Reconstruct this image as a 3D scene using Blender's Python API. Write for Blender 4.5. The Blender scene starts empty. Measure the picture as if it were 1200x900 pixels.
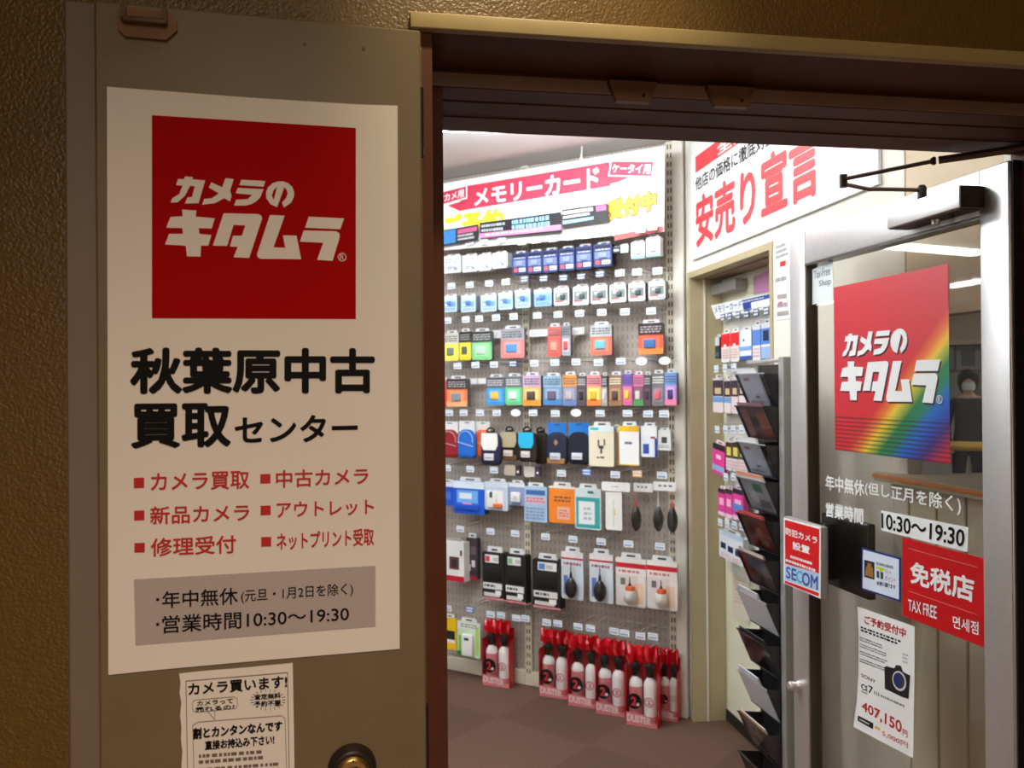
import bpy, bmesh, math, random
from mathutils import Vector, Matrix
R = math.radians
random.seed(7)
SC = bpy.context.scene
COL = SC.collection

# ------------------------------------------------------------------ camera, world, lights, exposure
FPX, PITCH, ROLL, YAW = 1006.28, 0.0035, -0.0087, R(9.888)      # focal length in pixels of a 1200-wide frame
CAMP = Vector((0, 0, 1.5))
def _basis():
    M = Matrix.Rotation(-YAW, 3, 'Z')
    fw = Vector((0, math.cos(PITCH), math.sin(PITCH))); up = Vector((0, -math.sin(PITCH), math.cos(PITCH))); r = Vector((1, 0, 0))
    c, s = math.cos(ROLL), math.sin(ROLL)
    return M @ (c*r + s*up), M @ (-s*r + c*up), M @ fw
CR, CU, CF = _basis()
cam = bpy.data.cameras.new('camera'); camo = bpy.data.objects.new('camera', cam); COL.objects.link(camo)
m = Matrix((CR, CU, -CF)).transposed().to_4x4(); m.translation = CAMP
camo.matrix_world = m
cam.sensor_fit = 'HORIZONTAL'; cam.sensor_width = 36; cam.lens = FPX/1200*36
cam.clip_start = 0.02; cam.clip_end = 60
cam.dof.use_dof = True; cam.dof.focus_distance = 1.45; cam.dof.aperture_fstop = 8.0
SC.camera = camo
SC.view_settings.view_transform = 'Standard'; SC.view_settings.look = 'None'
SC.view_settings.gamma = 1; SC.view_settings.use_curve_mapping = False
SC.view_settings.exposure = 0.0
W = bpy.data.worlds.new('world'); SC.world = W; W.use_nodes = True
W.node_tree.nodes['Background'].inputs[0].default_value = (0.55, 0.40, 0.26, 1)
W.node_tree.nodes['Background'].inputs[1].default_value = 0.012
TUBE = 18.5          # strength of the shop's fluorescent diffusers
def area(name, loc, target, sx, sy, power, color):
    l = bpy.data.lights.new(name, 'AREA'); l.shape = 'RECTANGLE'; l.size = sx; l.size_y = sy; l.energy = power; l.color = color
    o = bpy.data.objects.new(name, l); COL.objects.link(o); o.location = loc
    o.rotation_euler = (Vector(target)-Vector(loc)).to_track_quat('-Z', 'Y').to_euler()
    return o
area('hall_downlight', (0.36, 0.80, 2.66), (0.36, 0.98, 0), 0.16, 0.16, 1.5, (1.0, 0.80, 0.42))
sl_ = bpy.data.lights.new('hall_spot', 'SPOT'); sl_.energy = 30; sl_.color = (1.0, .88, .60); sl_.spot_size = R(50); sl_.spot_blend = .9; sl_.shadow_soft_size = .04
so_ = bpy.data.objects.new('hall_spot', sl_); COL.objects.link(so_); so_.location = (.20, .78, 2.60); so_.rotation_euler = (Vector((.24, 1.149, 2.04))-Vector(so_.location)).to_track_quat('-Z', 'Y').to_euler()
sl2 = bpy.data.lights.new('hall_fill_spot', 'SPOT'); sl2.energy = 180; sl2.color = (1.0, .80, .63); sl2.spot_size = R(128); sl2.spot_blend = 1.0; sl2.shadow_soft_size = .06  # added spot, its cone shaped to brighten the leaf towards the bottom
so2 = bpy.data.objects.new('hall_fill_spot', sl2); COL.objects.link(so2); so2.location = (.0, -.35, 2.70)
area('hall_fill_behind', (0.1, -1.9, 2.60), (-0.05, 1.1, 1.0), 0.8, 0.3, 9.0, (1.0, 0.83, 0.60))  # added unseen fill on the leaf from behind the camera
area('hall_fill_low', (0.3, -3.0, 0.9), (-0.1, 1.1, 1.0), 1.6, 1.2, 14.0, (1.0, 0.76, 0.62))  # added low fill behind the camera, no shopfront stands there

# ------------------------------------------------------------------ pixel rays onto real planes
def ray(x, y): return (x-600)/FPX*CR + (450-y)/FPX*CU + CF
def at_z(x, y, z):
    q = ray(x, y); return CAMP + q*((z-CAMP.z)/q.z)
class Plane:
    """vertical plane: u runs to the right seen from its front, n points out of its front"""
    def __init__(s, x, y, deg):
        s.o = Vector((x, y, 0)); s.a = R(deg)
        s.u = Vector((math.cos(s.a), math.sin(s.a), 0)); s.n = Vector((math.sin(s.a), -math.cos(s.a), 0))
    def px(s, x, y, d=0.0):
        o = s.o + s.n*d; q = ray(x, y); p = CAMP + q*((o-CAMP).dot(s.n)/q.dot(s.n))
        return (p-o).dot(s.u), p.z
    def at(s, u, z, d=0.0): return s.o + s.u*u + s.n*d + Vector((0, 0, z))
FAC = Plane(0, 1.149, 0)
LEAF = Plane(0.08, 1.10, 4.16)
DOOR = Plane(1.2374, 1.54173, -89.06)
RIGHT = Plane(1.44718, 3.68903, -91.32)
PEG = Plane(1.44718, 3.68903, -41.47)
RACK = Plane(1.25, 2.617, -90)
DOOR2 = Plane(1.598, 3.664, -91.32)

# ------------------------------------------------------------------ materials
MATS = {}
def lin(c):
    return tuple(((v/255)/12.92 if v/255 <= .04045 else ((v/255+.055)/1.055)**2.4) for v in c)
def mat(name, rgb=(200, 200, 200), rough=.6, metal=0.0, spec=.4, emit=None, noise=None, bump=None, coat=0):
    """noise=(scale, amount): the surface's own uneven colour; bump=(scale, strength)"""
    if name in MATS: return MATS[name]
    M = bpy.data.materials.new(name); M.use_nodes = True; nt = M.node_tree
    b = nt.nodes['Principled BSDF']; c = lin(rgb)
    b.inputs['Base Color'].default_value = (*c, 1); b.inputs['Roughness'].default_value = rough
    b.inputs['Metallic'].default_value = metal; b.inputs['Specular IOR Level'].default_value = spec
    b.inputs['Coat Weight'].default_value = coat
    if noise or bump:
        tc = nt.nodes.new('ShaderNodeTexCoord')
    if noise:
        n = nt.nodes.new('ShaderNodeTexNoise'); n.inputs['Scale'].default_value = noise[0]; n.inputs['Detail'].default_value = 5
        nt.links.new(tc.outputs['Object'], n.inputs['Vector'])
        r = nt.nodes.new('ShaderNodeValToRGB'); k = noise[1]
        r.color_ramp.elements[0].position = .3; r.color_ramp.elements[1].position = .7
        r.color_ramp.elements[0].color = (*[v*(1-k) for v in c], 1); r.color_ramp.elements[1].color = (*[min(1, v*(1+k)) for v in c], 1)
        nt.links.new(n.outputs['Fac'], r.inputs[0]); nt.links.new(r.outputs[0], b.inputs['Base Color'])
    if bump:
        n2 = nt.nodes.new('ShaderNodeTexNoise'); n2.inputs['Scale'].default_value = bump[0]; n2.inputs['Detail'].default_value = 3
        nt.links.new(tc.outputs['Object'], n2.inputs['Vector'])
        bp = nt.nodes.new('ShaderNodeBump'); bp.inputs['Strength'].default_value = bump[1]; bp.inputs['Distance'].default_value = .004
        nt.links.new(n2.outputs['Fac'], bp.inputs['Height']); nt.links.new(bp.outputs[0], b.inputs['Normal'])
    if emit:
        b.inputs['Emission Color'].default_value = (*lin(emit[0]), 1); b.inputs['Emission Strength'].default_value = emit[1]
    MATS[name] = M
    return M
def glass_mat(name, tint=(245, 248, 245), refl=1.0, rough=0.0):
    if name in MATS: return MATS[name]
    M = bpy.data.materials.new(name); M.use_nodes = True; nt = M.node_tree; nt.nodes.clear()
    out = nt.nodes.new('ShaderNodeOutputMaterial'); mix = nt.nodes.new('ShaderNodeMixShader')
    tr = nt.nodes.new('ShaderNodeBsdfTransparent'); gl = nt.nodes.new('ShaderNodeBsdfGlossy'); fr = nt.nodes.new('ShaderNodeFresnel')
    mu = nt.nodes.new('ShaderNodeMath'); mu.operation = 'MULTIPLY'; mu.inputs[1].default_value = refl
    tr.inputs[0].default_value = (*lin(tint), 1); gl.inputs['Roughness'].default_value = rough
    ge = nt.nodes.new('ShaderNodeNewGeometry'); io = nt.nodes.new('ShaderNodeMix'); io.inputs[2].default_value = 1.5; io.inputs[3].default_value = 1/1.5
    nt.links.new(ge.outputs['Backfacing'], io.inputs[0]); nt.links.new(io.outputs[0], fr.inputs[0])      # same reflectance entering and leaving the pane
    nt.links.new(fr.outputs[0], mu.inputs[0]); nt.links.new(mu.outputs[0], mix.inputs[0])
    nt.links.new(tr.outputs[0], mix.inputs[1]); nt.links.new(gl.outputs[0], mix.inputs[2]); nt.links.new(mix.outputs[0], out.inputs[0])
    MATS[name] = M
    return M
def col(rgb, rough=.5, **k):
    """a plain coloured plastic / print material, shared by colour"""
    n = 'paint_%d_%d_%d_%d' % (*rgb, int(rough*100))
    return mat(n, rgb, rough, **k)
WHITE = (240, 240, 238); BLACK = (18, 18, 20)
mat('stucco', (106, 78, 30), .34, spec=.6, noise=(60, .08), bump=(230, .42))
mat('cream_trim', (160, 138, 92), .45, noise=(30, .05))
mat('frame_brown', (86, 47, 29), .58, spec=.2, noise=(18, .08), bump=(120, .05))
mat('frame_ledge', (150, 116, 92), .45, noise=(14, .12))
mat('leaf_paint', (116, 98, 70), .42, spec=.4, noise=(9, .06), bump=(160, .06))
mat('leaf_edge', (120, 104, 90), .45, noise=(9, .05))
mat('brass', (190, 150, 90), .32, metal=.9, noise=(60, .1))
mat('dark_metal', (50, 40, 36), .42, metal=.4, noise=(60, .12))
mat('arm_metal', (105, 86, 76), .36, metal=.75, noise=(50, .1))
mat('steel', (216, 213, 211), .32, metal=.75, noise=(70, .03))
mat('grey_steel', (158, 156, 154), .42, metal=.3, noise=(60, .05))
mat('poster_paper', (232, 222, 212), .5, noise=(6, .015))
mat('paper', (236, 236, 234), .55, noise=(12, .02))
mat('wall_white', (226, 222, 212), .7, noise=(8, .02))
mat('jamb_olive', (176, 162, 128), .6, noise=(10, .04))
mat('ceiling_white', (246, 244, 240), .8, noise=(6, .02))
mat('door_cream', (226, 224, 200), .55, noise=(5, .02))
mat('black_base', (22, 20, 20), .5)
mat('post_cream', (214, 206, 186), .45)
mat('slot_dark', (96, 84, 68), .7)
mat('reflection_edge', (226, 140, 80), .45, noise=(20, .1))
mat('counter_front', (216, 206, 184), .6, noise=(6, .05))
mat('black_gloss', (20, 18, 18), .22, spec=.6)
mat('dark_bronze', (62, 50, 42), .30, spec=.6, noise=(5, .2))
mat('clear_dark', (48, 46, 48), .15, spec=.7)
mat('mag_grey', (200, 202, 206), .22, spec=.6)
mat('wire', (206, 206, 204), .3, metal=.7)
mat('tube_glow', (255, 255, 255), .5, emit=((244, 250, 255), TUBE)); mat('tube_bright', (255, 255, 255), .5, emit=((244, 250, 255), TUBE*1.9)); mat('tube_dim', (255, 255, 255), .5, emit=((250, 250, 246), TUBE*.4))  # weakest tubes serve the added door-side fixture, kept low against overexposure
mat('skin', (222, 180, 155), .5); mat('hair', (26, 20, 18), .5)
mat('shirt', (66, 62, 66), .8, noise=(40, .2)); mat('trousers', (40, 40, 48), .8)
glass_mat('door_glass', (247, 246, 243), 1.0)
glass_mat('clear_film', (252, 252, 252), .8, .12)
glass_mat('clear_tray', (232, 234, 238), .6, .12); glass_mat('smoke_tray', (216, 212, 212), .6, .1)
def carpet_mat():
    M = mat('carpet', (104, 80, 68), .95, spec=.1, noise=(140, .2), bump=(400, .5)); nt = M.node_tree
    b = nt.nodes['Principled BSDF']; src = b.inputs['Base Color'].links[0].from_socket
    tc = nt.nodes.new('ShaderNodeTexCoord'); mp = nt.nodes.new('ShaderNodeMapping'); mp.inputs['Rotation'].default_value = (0, 0, R(-41.5)); mp.inputs['Scale'].default_value = (2, 2, 2)
    ck = nt.nodes.new('ShaderNodeTexChecker'); ck.inputs['Scale'].default_value = 1
    ck.inputs[1].default_value = (1, 1, 1, 1); ck.inputs[2].default_value = (.84, .84, .85, 1)
    mx = nt.nodes.new('ShaderNodeMix'); mx.data_type = 'RGBA'; mx.blend_type = 'MULTIPLY'; mx.inputs[0].default_value = 1
    nt.links.new(tc.outputs['Object'], mp.inputs[0]); nt.links.new(mp.outputs[0], ck.inputs[0])
    nt.links.new(src, mx.inputs[6]); nt.links.new(ck.outputs[0], mx.inputs[7]); nt.links.new(mx.outputs[2], b.inputs['Base Color'])
carpet_mat()
def pegboard_mat():
    M = mat('pegboard', (172, 162, 154), .6, noise=(6, .03)); nt = M.node_tree
    b = nt.nodes['Principled BSDF']; src = b.inputs['Base Color'].links[0].from_socket
    tc = nt.nodes.new('ShaderNodeTexCoord'); sp = nt.nodes.new('ShaderNodeSeparateXYZ'); nt.links.new(tc.outputs['Object'], sp.inputs[0])
    fac = None
    for ax, per, thr in ((0, 0.025, .30), (2, 0.04, .55)):        # rows of small punched slots
        d = nt.nodes.new('ShaderNodeMath'); d.operation = 'DIVIDE'; d.inputs[1].default_value = per; nt.links.new(sp.outputs[ax], d.inputs[0])
        f = nt.nodes.new('ShaderNodeMath'); f.operation = 'FRACT'; nt.links.new(d.outputs[0], f.inputs[0])
        l = nt.nodes.new('ShaderNodeMath'); l.operation = 'LESS_THAN'; l.inputs[1].default_value = thr; nt.links.new(f.outputs[0], l.inputs[0])
        if fac is None: fac = l
        else:
            k = nt.nodes.new('ShaderNodeMath'); k.operation = 'MULTIPLY'; nt.links.new(fac.outputs[0], k.inputs[0]); nt.links.new(l.outputs[0], k.inputs[1]); fac = k
    mx = nt.nodes.new('ShaderNodeMix'); mx.data_type = 'RGBA'; mx.inputs[7].default_value = (*lin((146, 136, 128)), 1)
    nt.links.new(fac.outputs[0], mx.inputs[0]); nt.links.new(src, mx.inputs[6]); nt.links.new(mx.outputs[2], b.inputs['Base Color'])
pegboard_mat()
def rainbow_mat(w, h):
    M = mat('rainbow_print', (200, 30, 45), .36, spec=.7); nt = M.node_tree; b = nt.nodes['Principled BSDF']
    tc = nt.nodes.new('ShaderNodeTexCoord'); sp = nt.nodes.new('ShaderNodeSeparateXYZ'); nt.links.new(tc.outputs['Object'], sp.inputs[0])
    def math_(op, a, bb):
        n = nt.nodes.new('ShaderNodeMath'); n.operation = op
        for i, v in enumerate((a, bb)):
            if isinstance(v, (int, float)): n.inputs[i].default_value = v
            else: nt.links.new(v, n.inputs[i])
        return n.outputs[0]
    u = math_('DIVIDE', sp.outputs[0], w); v = math_('DIVIDE', sp.outputs[2], h)
    g = math_('SUBTRACT', math_('MULTIPLY', u, .9), v)                 # grows towards the lower right corner
    r = nt.nodes.new('ShaderNodeValToRGB'); nt.links.new(g, r.inputs[0])
    stops = [(0.0, (206, 26, 44)), (.11, (206, 30, 44)), (.19, (225, 110, 40)), (.26, (236, 190, 40)), (.30, (180, 180, 50)), (.38, (20, 120, 60)), (.46, (20, 120, 90)),
             (.54, (20, 100, 190)), (.60, (24, 80, 180)), (.70, (60, 36, 120)), (.82, (190, 24, 50)), (1.0, (196, 20, 40))]
    while len(r.color_ramp.elements) < len(stops): r.color_ramp.elements.new(.5)
    for e, (p, c) in zip(r.color_ramp.elements, stops): e.position = p; e.color = (*lin(c), 1)
    fr = math_('FRACT', math_('DIVIDE', v, .0245), 0.0)
    ln = math_('MULTIPLY', math_('LESS_THAN', fr, .42), math_('LESS_THAN', v, .222))
    dk = math_('MULTIPLY', ln, .62)
    mx = nt.nodes.new('ShaderNodeMix'); mx.data_type = 'RGBA'; mx.inputs[7].default_value = (*lin((30, 14, 24)), 1)
    nt.links.new(dk, mx.inputs[0]); nt.links.new(r.outputs[0], mx.inputs[6]); nt.links.new(mx.outputs[2], b.inputs['Base Color'])

# ------------------------------------------------------------------ mesh building
class MB:
    """collects shapes and links them as ONE mesh object"""
    def __init__(s): s.v = []; s.f = []; s.m = []; s.sm = []; s.mats = []
    def mi(s, m):
        if isinstance(m, str): m = MATS[m]
        elif isinstance(m, tuple): m = col(m)
        if m not in s.mats: s.mats.append(m)
        return s.mats.index(m)
    def add(s, vs, fs, m, smooth=False):
        o = len(s.v); k = s.mi(m); s.v += [tuple(v) for v in vs]
        for f in fs: s.f.append([i+o for i in f]); s.m.append(k); s.sm.append(smooth)
        return s
    def box(s, x0, y0, z0, x1, y1, z1, m, bev=0, seg=2):
        x0, x1 = sorted((x0, x1)); y0, y1 = sorted((y0, y1)); z0, z1 = sorted((z0, z1))
        if bev <= 0:
            vs = [(x, y, z) for z in (z0, z1) for y in (y0, y1) for x in (x0, x1)]
            return s.add(vs, [(0, 2, 3, 1), (4, 5, 7, 6), (0, 1, 5, 4), (2, 6, 7, 3), (0, 4, 6, 2), (1, 3, 7, 5)], m)
        b = bmesh.new(); bmesh.ops.create_cube(b, size=1)
        for v in b.verts: v.co = Vector(((x0+x1)/2+v.co.x*(x1-x0), (y0+y1)/2+v.co.y*(y1-y0), (z0+z1)/2+v.co.z*(z1-z0)))
        bmesh.ops.bevel(b, geom=b.edges[:], offset=min(bev, .49*min(x1-x0, y1-y0, z1-z0)), segments=seg, profile=.6, affect='EDGES')
        return s.from_bm(b, m, seg > 1)
    def from_bm(s, b, m, smooth=False):
        b.verts.index_update(); s.add([v.co[:] for v in b.verts], [[v.index for v in f.verts] for f in b.faces], m, smooth); b.free(); return s
    def prism(s, pts, y0, y1, m, side=None):
        """polygon in x,z pushed from y0 (front) to y1 (back)"""
        n = len(pts); a = sum(pts[i][0]*pts[(i+1) % n][1]-pts[(i+1) % n][0]*pts[i][1] for i in range(n))
        if a < 0: pts = pts[::-1]
        vs = [(x, y0, z) for x, z in pts] + [(x, y1, z) for x, z in pts]
        s.add(vs, [list(range(n))] , m)
        return s.add(vs, [list(range(2*n-1, n-1, -1))] + [(i, i+n, (i+1) % n+n, (i+1) % n) for i in range(n)], side or m)
    def face(s, pts, y, m):
        """flat printed polygon facing the front"""
        n = len(pts); a = sum(pts[i][0]*pts[(i+1) % n][1]-pts[(i+1) % n][0]*pts[i][1] for i in range(n))
        if a < 0: pts = pts[::-1]
        return s.add([(x, y, z) for x, z in pts], [list(range(n))], m)
    def rect(s, x0, z0, x1, z1, y, m): return s.face([(x0, z0), (x1, z0), (x1, z1), (x0, z1)], y, m)
    def tube(s, pts, r, m, n=8, cap=True):
        pts = [Vector(p) for p in pts]; rings = []; prev = None
        for i, p in enumerate(pts):
            t = ((pts[min(i+1, len(pts)-1)]-p).normalized() + (p-pts[max(i-1, 0)]).normalized())
            t = t.normalized() if t.length > 1e-6 else Vector((0, 0, 1))
            a = prev if prev else (Vector((0, 0, 1)) if abs(t.z) < .9 else Vector((1, 0, 0)))
            a = (a - t*a.dot(t)).normalized(); b = t.cross(a); prev = a
            rr = r[i] if isinstance(r, (list, tuple)) else r
            rings.append([p + (a*math.cos(2*math.pi*k/n)+b*math.sin(2*math.pi*k/n))*rr for k in range(n)])
        vs = [v for q in rings for v in q]
        fs = [(i*n+k, i*n+(k+1) % n, (i+1)*n+(k+1) % n, (i+1)*n+k) for i in range(len(pts)-1) for k in range(n)]
        s.add(vs, fs, m, True)
        if cap: s.add(rings[0]+rings[-1], [list(range(n-1, -1, -1)), list(range(n, 2*n))], m)
        return s
    def lathe(s, prof, c, m, axis='z', n=20, sx=1, sy=1):
        """prof: (radius, height) up the axis; axis 'y' runs towards the front"""
        vs = []
        for r, h in prof:
            for k in range(n):
                a = 2*math.pi*k/n; x, y = r*math.cos(a)*sx, r*math.sin(a)*sy
                vs.append((c[0]+x, c[1]+y, c[2]+h) if axis == 'z' else (c[0]+x, c[1]-h, c[2]+y))
        L = len(prof)
        fs = [(i*n+k, i*n+(k+1) % n, (i+1)*n+(k+1) % n, (i+1)*n+k) for i in range(L-1) for k in range(n)]
        s.add(vs, fs, m, True)
        return s.add(vs[:n]+vs[-n:], [list(range(n-1, -1, -1)), list(range(n, 2*n))], m)
    def disc(s, x, z, r, y, m, n=20, rz=None):
        return s.face([(x+r*math.cos(2*math.pi*k/n), z+(rz or r)*math.sin(2*math.pi*k/n)) for k in range(n)], y, m)
    def build(s, name, parent=None, loc=None, rz=None):
        me = bpy.data.meshes.new(name); me.from_pydata(s.v, [], s.f)
        for q in s.mats: me.materials.append(q)
        me.polygons.foreach_set('material_index', s.m); me.polygons.foreach_set('use_smooth', s.sm); me.update()
        o = bpy.data.objects.new(name, me); COL.objects.link(o)
        if parent: o.parent = parent
        if loc is not None: o.location = loc
        if rz is not None: o.rotation_euler = (0, 0, rz)
        return o
def tag(o, label, cat, group=None, kind=None):
    if label: o['label'] = label
    if cat: o['category'] = cat
    if group: o['group'] = group
    if kind: o['kind'] = kind
    return o
def thing(name, label, cat, loc, rz=0, group=None):
    o = bpy.data.objects.new(name, None); COL.objects.link(o); o.empty_display_size = .05
    o.location = loc; o.rotation_euler = (0, 0, rz)
    return tag(o, label, cat, group)
def struct(o, label=None, cat=None): return tag(o, label, cat, None, 'structure')

# text: outlines of the built-in font as mesh, unit square
_T = {}
def glyphs(body):
    if body not in _T:
        c = bpy.data.curves.new('t', 'FONT'); c.body = body; c.size = 1; c.resolution_u = 3
        o = bpy.data.objects.new('t', c); COL.objects.link(o)
        dg = bpy.context.evaluated_depsgraph_get(); dg.update()
        me = bpy.data.meshes.new_from_object(o.evaluated_get(dg), depsgraph=dg)
        vs = [v.co.copy() for v in me.vertices]; fs = [list(p.vertices) for p in me.polygons]
        bpy.data.objects.remove(o); bpy.data.curves.remove(c); bpy.data.meshes.remove(me)
        x0 = min(v.x for v in vs); x1 = max(v.x for v in vs); y0 = min(v.y for v in vs); y1 = max(v.y for v in vs)
        _T[body] = ([((v.x-x0)/(x1-x0), (v.y-y0)/(y1-y0)) for v in vs], fs, (x1-x0)/(y1-y0))
    return _T[body]
def text_into(mb, body, quad, y, m, bold=0.0):
    """quad: TL, TR, BR, BL in local x,z; bold is the stroke gain in units of the text height"""
    vs, fs, asp = glyphs(body); tl, tr, br, bl = quad
    hgt = ((tl[0]-bl[0])**2+(tl[1]-bl[1])**2)**.5; wid = ((tr[0]-tl[0])**2+(tr[1]-tl[1])**2)**.5
    ax, az = bold*hgt/wid, bold
    offs = [(0, 0)] if not bold else [(math.cos(k*math.pi/4), math.sin(k*math.pi/4)) for k in range(8)]
    for ci, (ox, oz) in enumerate(offs):
        P = []; yc = y-2.5e-5*ci
        for u, v in vs:
            u = ax + u*(1-2*ax) + ox*ax; v = az + v*(1-2*az) + oz*az
            x = (1-v)*((1-u)*bl[0]+u*br[0]) + v*((1-u)*tl[0]+u*tr[0]); z = (1-v)*((1-u)*bl[1]+u*br[1]) + v*((1-u)*tl[1]+u*tr[1])
            P.append((x, yc, z))
        mb.add(P, fs, m)
LOGO = {  # shop logo lettering, traced in logo-square units (0..1, z up)
 'strokes': [
  [(165,62),(212,66),(210,80),(288,86),(248,225),(165,228),(180,190),(208,188),(225,122),(195,120),(165,180),(120,220),(78,222),(88,195),(130,170),(150,118),(110,115),(122,78),(160,78)],
  [(412,72),(462,78),(440,150),(450,180),(440,215),(405,195),(350,225),(270,235),(282,200),(330,195),(372,165),(310,130),(325,98),(392,128)],
  [(508,82),(655,90),(645,125),(497,115)],
  [(487,132),(645,140),(625,190),(600,215),(575,230),(540,240),(465,240),(478,205),(550,200),(575,175),(475,165)],
  [(735,92),(765,92),(795,103),(820,126),(832,160),(830,190),(812,224),(770,252),(758,222),(782,195),(792,165),(785,142),(765,126),(768,140),(728,250),(688,232),(662,195),(660,160),(672,128),(700,103)],
  [(148,265),(235,270),(232,308),(348,318),(330,380),(250,378),(255,413),(328,420),(310,485),(265,485),(262,552),(180,550),(172,485),(45,478),(70,413),(155,413),(150,378),(52,375),(78,310),(152,305)],
  [(402,287),(615,292),(634,303),(637,320),(560,560),(465,556),(490,492),(442,490),(460,425),(515,424),(535,362),(463,358),(425,487),(338,485)],
  [(685,298),(775,302),(708,495),(780,498),(765,422),(848,424),(878,568),(625,565),(608,550),(610,530)],
  [(922,308),(1138,318),(1115,385),(900,375)],
  [(892,392),(1090,397),(1110,410),(1112,432),(1070,578),(975,572),(1012,468),(870,460)]],
 'hole': [(728,122),(706,148),(695,180),(708,205)]}
def logo_uv(p):
    x, y = 185+p[0]/5.217, 195+p[1]/5.217
    s0, t0 = LEAF.px(178, 373); s1, t1 = LEAF.px(417, 150); s2, t2 = LEAF.px(178, 135); s3, t3 = LEAF.px(417, 374)
    s, t = LEAF.px(x, y); u = (s-(s0+s2)/2)/((s1+s3)/2-(s0+s2)/2); b = t0+(t3-t0)*u; tp = t2+(t1-t2)*u
    return u, (t-b)/(tp-b)
def draw_logo(mb, f, y, m, hole=None, dx=0, dz=0):
    """f maps logo units to local x,z"""
    for st in LOGO['strokes']: mb.face([f(logo_uv(p)[0]+dx, logo_uv(p)[1]+dz) for p in st], y, m)
    if hole: mb.face([f(*logo_uv(p)) for p in LOGO['hole']], y-.0001, hole)
    a, b = logo_uv((1128, 555)); ring = []
    for k in range(16):
        t = 2*math.pi*k/16; ring.append((a+dx+.022*math.cos(t), b+dz+.022*math.sin(t)))
    inn = [(a+dx+(u-a-dx)*.82, b+dz+(v-b-dz)*.82) for u, v in ring]
    for k in range(16): mb.face([f(*ring[k]), f(*ring[(k+1) % 16]), f(*inn[(k+1) % 16]), f(*inn[k])], y, m)
    text_into(mb, 'R', [f(a+dx-.01, b+dz+.013), f(a+dx+.01, b+dz+.013), f(a+dx+.01, b+dz-.013), f(a+dx-.01, b+dz-.013)], y, m)

class Sheet:
    """a printed sheet lying on a plane; printed shapes are given where the photograph shows them"""
    def __init__(s, plane, d, x, y):
        s.p = plane; s.d = d; s.s0, s.t0 = plane.px(x, y, d); s.mb = MB(); s.loc = plane.at(s.s0, s.t0, d); s.k = 0
    def L(s, q):
        a, b = s.p.px(q[0], q[1], s.d); return (a-s.s0, b-s.t0)
    def base(s, pts, m, th=.0012):
        s.mb.prism([s.L(q) for q in pts], 0, th, m); return s
    def poly(s, pts, m, lift=1): s.mb.face([s.L(q) for q in pts], -.0003*lift, m); return s
    def text(s, body, quad, m, bold=0.0, lift=2):
        """quad: TL,TR,BR,BL or (BL, TR) of an upright text"""
        if len(quad) == 2:
            (a, b), (c, e) = s.L(quad[0]), s.L(quad[1]); q = [(a, e), (c, e), (c, b), (a, b)]
        else: q = [s.L(p) for p in quad]
        text_into(s.mb, body, q, -.0003*lift, m, bold); return s
    def dashes(s, quad, m, rows, lift=2, seed=1, fill=.55, wmax=1.0):
        """lines of print too small to read"""
        rn = random.Random(seed); tl, tr, br, bl = [s.L(p) for p in quad]
        def P(u, v): return ((1-v)*((1-u)*bl[0]+u*br[0])+v*((1-u)*tl[0]+u*tr[0]), (1-v)*((1-u)*bl[1]+u*br[1])+v*((1-u)*tl[1]+u*tr[1]))
        for r in range(rows):
            v1 = 1-(r+.15)/rows; v0 = v1-fill/rows; u = 0; end = wmax*rn.uniform(.75, 1)
            while u < end:
                w = rn.uniform(.025, .075); s.mb.face([P(u, v0), P(min(u+w, 1), v0), P(min(u+w, 1), v1), P(u, v1)], -.0003*lift, m); u += w+rn.uniform(.008, .03)
        return s
    def build(s, name, label, cat, group=None, parent=None):
        o = s.mb.build(name, None, s.loc, s.p.a)
        return tag(o, label, cat, group)

# ================================================================== THE SETTING
def wall(name, mb, **k): return struct(mb.build(name, **k))
# facade with the door opening
b = MB()
b.box(-2.6, 1.149, 0, .081, 1.4955, 2.75, 'stucco'); b.box(1.30, 1.149, 0, 3.2, 1.4955, 2.75, 'stucco'); b.box(.081, 1.149, 1.996, 1.30, 1.4955, 2.75, 'stucco')
wall('wall_front', b)
# inner lining of the facade seen from the shop
b = MB(); b.box(-6.0, 1.4960, 0, .081, 1.56, 2.62, 'wall_white'); b.box(1.30, 1.4960, 0, 1.39, 1.56, 2.62, 'wall_white'); b.box(.081, 1.4960, 1.99, 1.30, 1.56, 2.62, 'wall_white')
wall('wall_inner', b)
b = MB(); b.box(.066, 1.137, 1.976, 3.2, 1.152, 1.998, 'cream_trim', .002)
wall('trim_1', b)
# brown steel door frame, stepped head and jambs
fr = MB()
prof = [(1.150, 1.9965), (1.150, 1.976), (1.199, 1.975), (1.200, 1.9762), (1.2835, 1.9762), (1.2835, 1.9505), (1.338, 1.9505), (1.338, 1.9535), (1.347, 1.9535), (1.347, 1.9505), (1.418, 1.9505), (1.418, 1.9485), (1.4955, 1.9485), (1.4955, 1.9965)]
n = len(prof)
vs = [(.0812, y, z) for y, z in prof]+[(1.2998, y, z) for y, z in prof]
fr.add(vs, [(i, i+n, (i+1) % n+n, (i+1) % n) for i in range(n)] + [list(range(n)), list(range(2*n-1, n-1, -1))], 'frame_brown')
fr.box(.0812, 1.150, 0, .0955, 1.4955, 1.9762, 'frame_brown'); fr.box(.0955, 1.2835, 0, .122, 1.4955, 1.95, 'frame_brown')
fr.box(1.262, 1.150, 0, 1.2998, 1.4955, 1.95, 'frame_brown')
frame = struct(fr.build('trim_2'), 'brown steel door frame with a stepped head around the shop entrance', 'door frame')
b = MB(); b.box(.0965, 1.2805, 1.9515, 1.262, 1.2845, 1.9722, 'frame_ledge', .001)
o = b.build('ledge_strip', frame)
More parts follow.
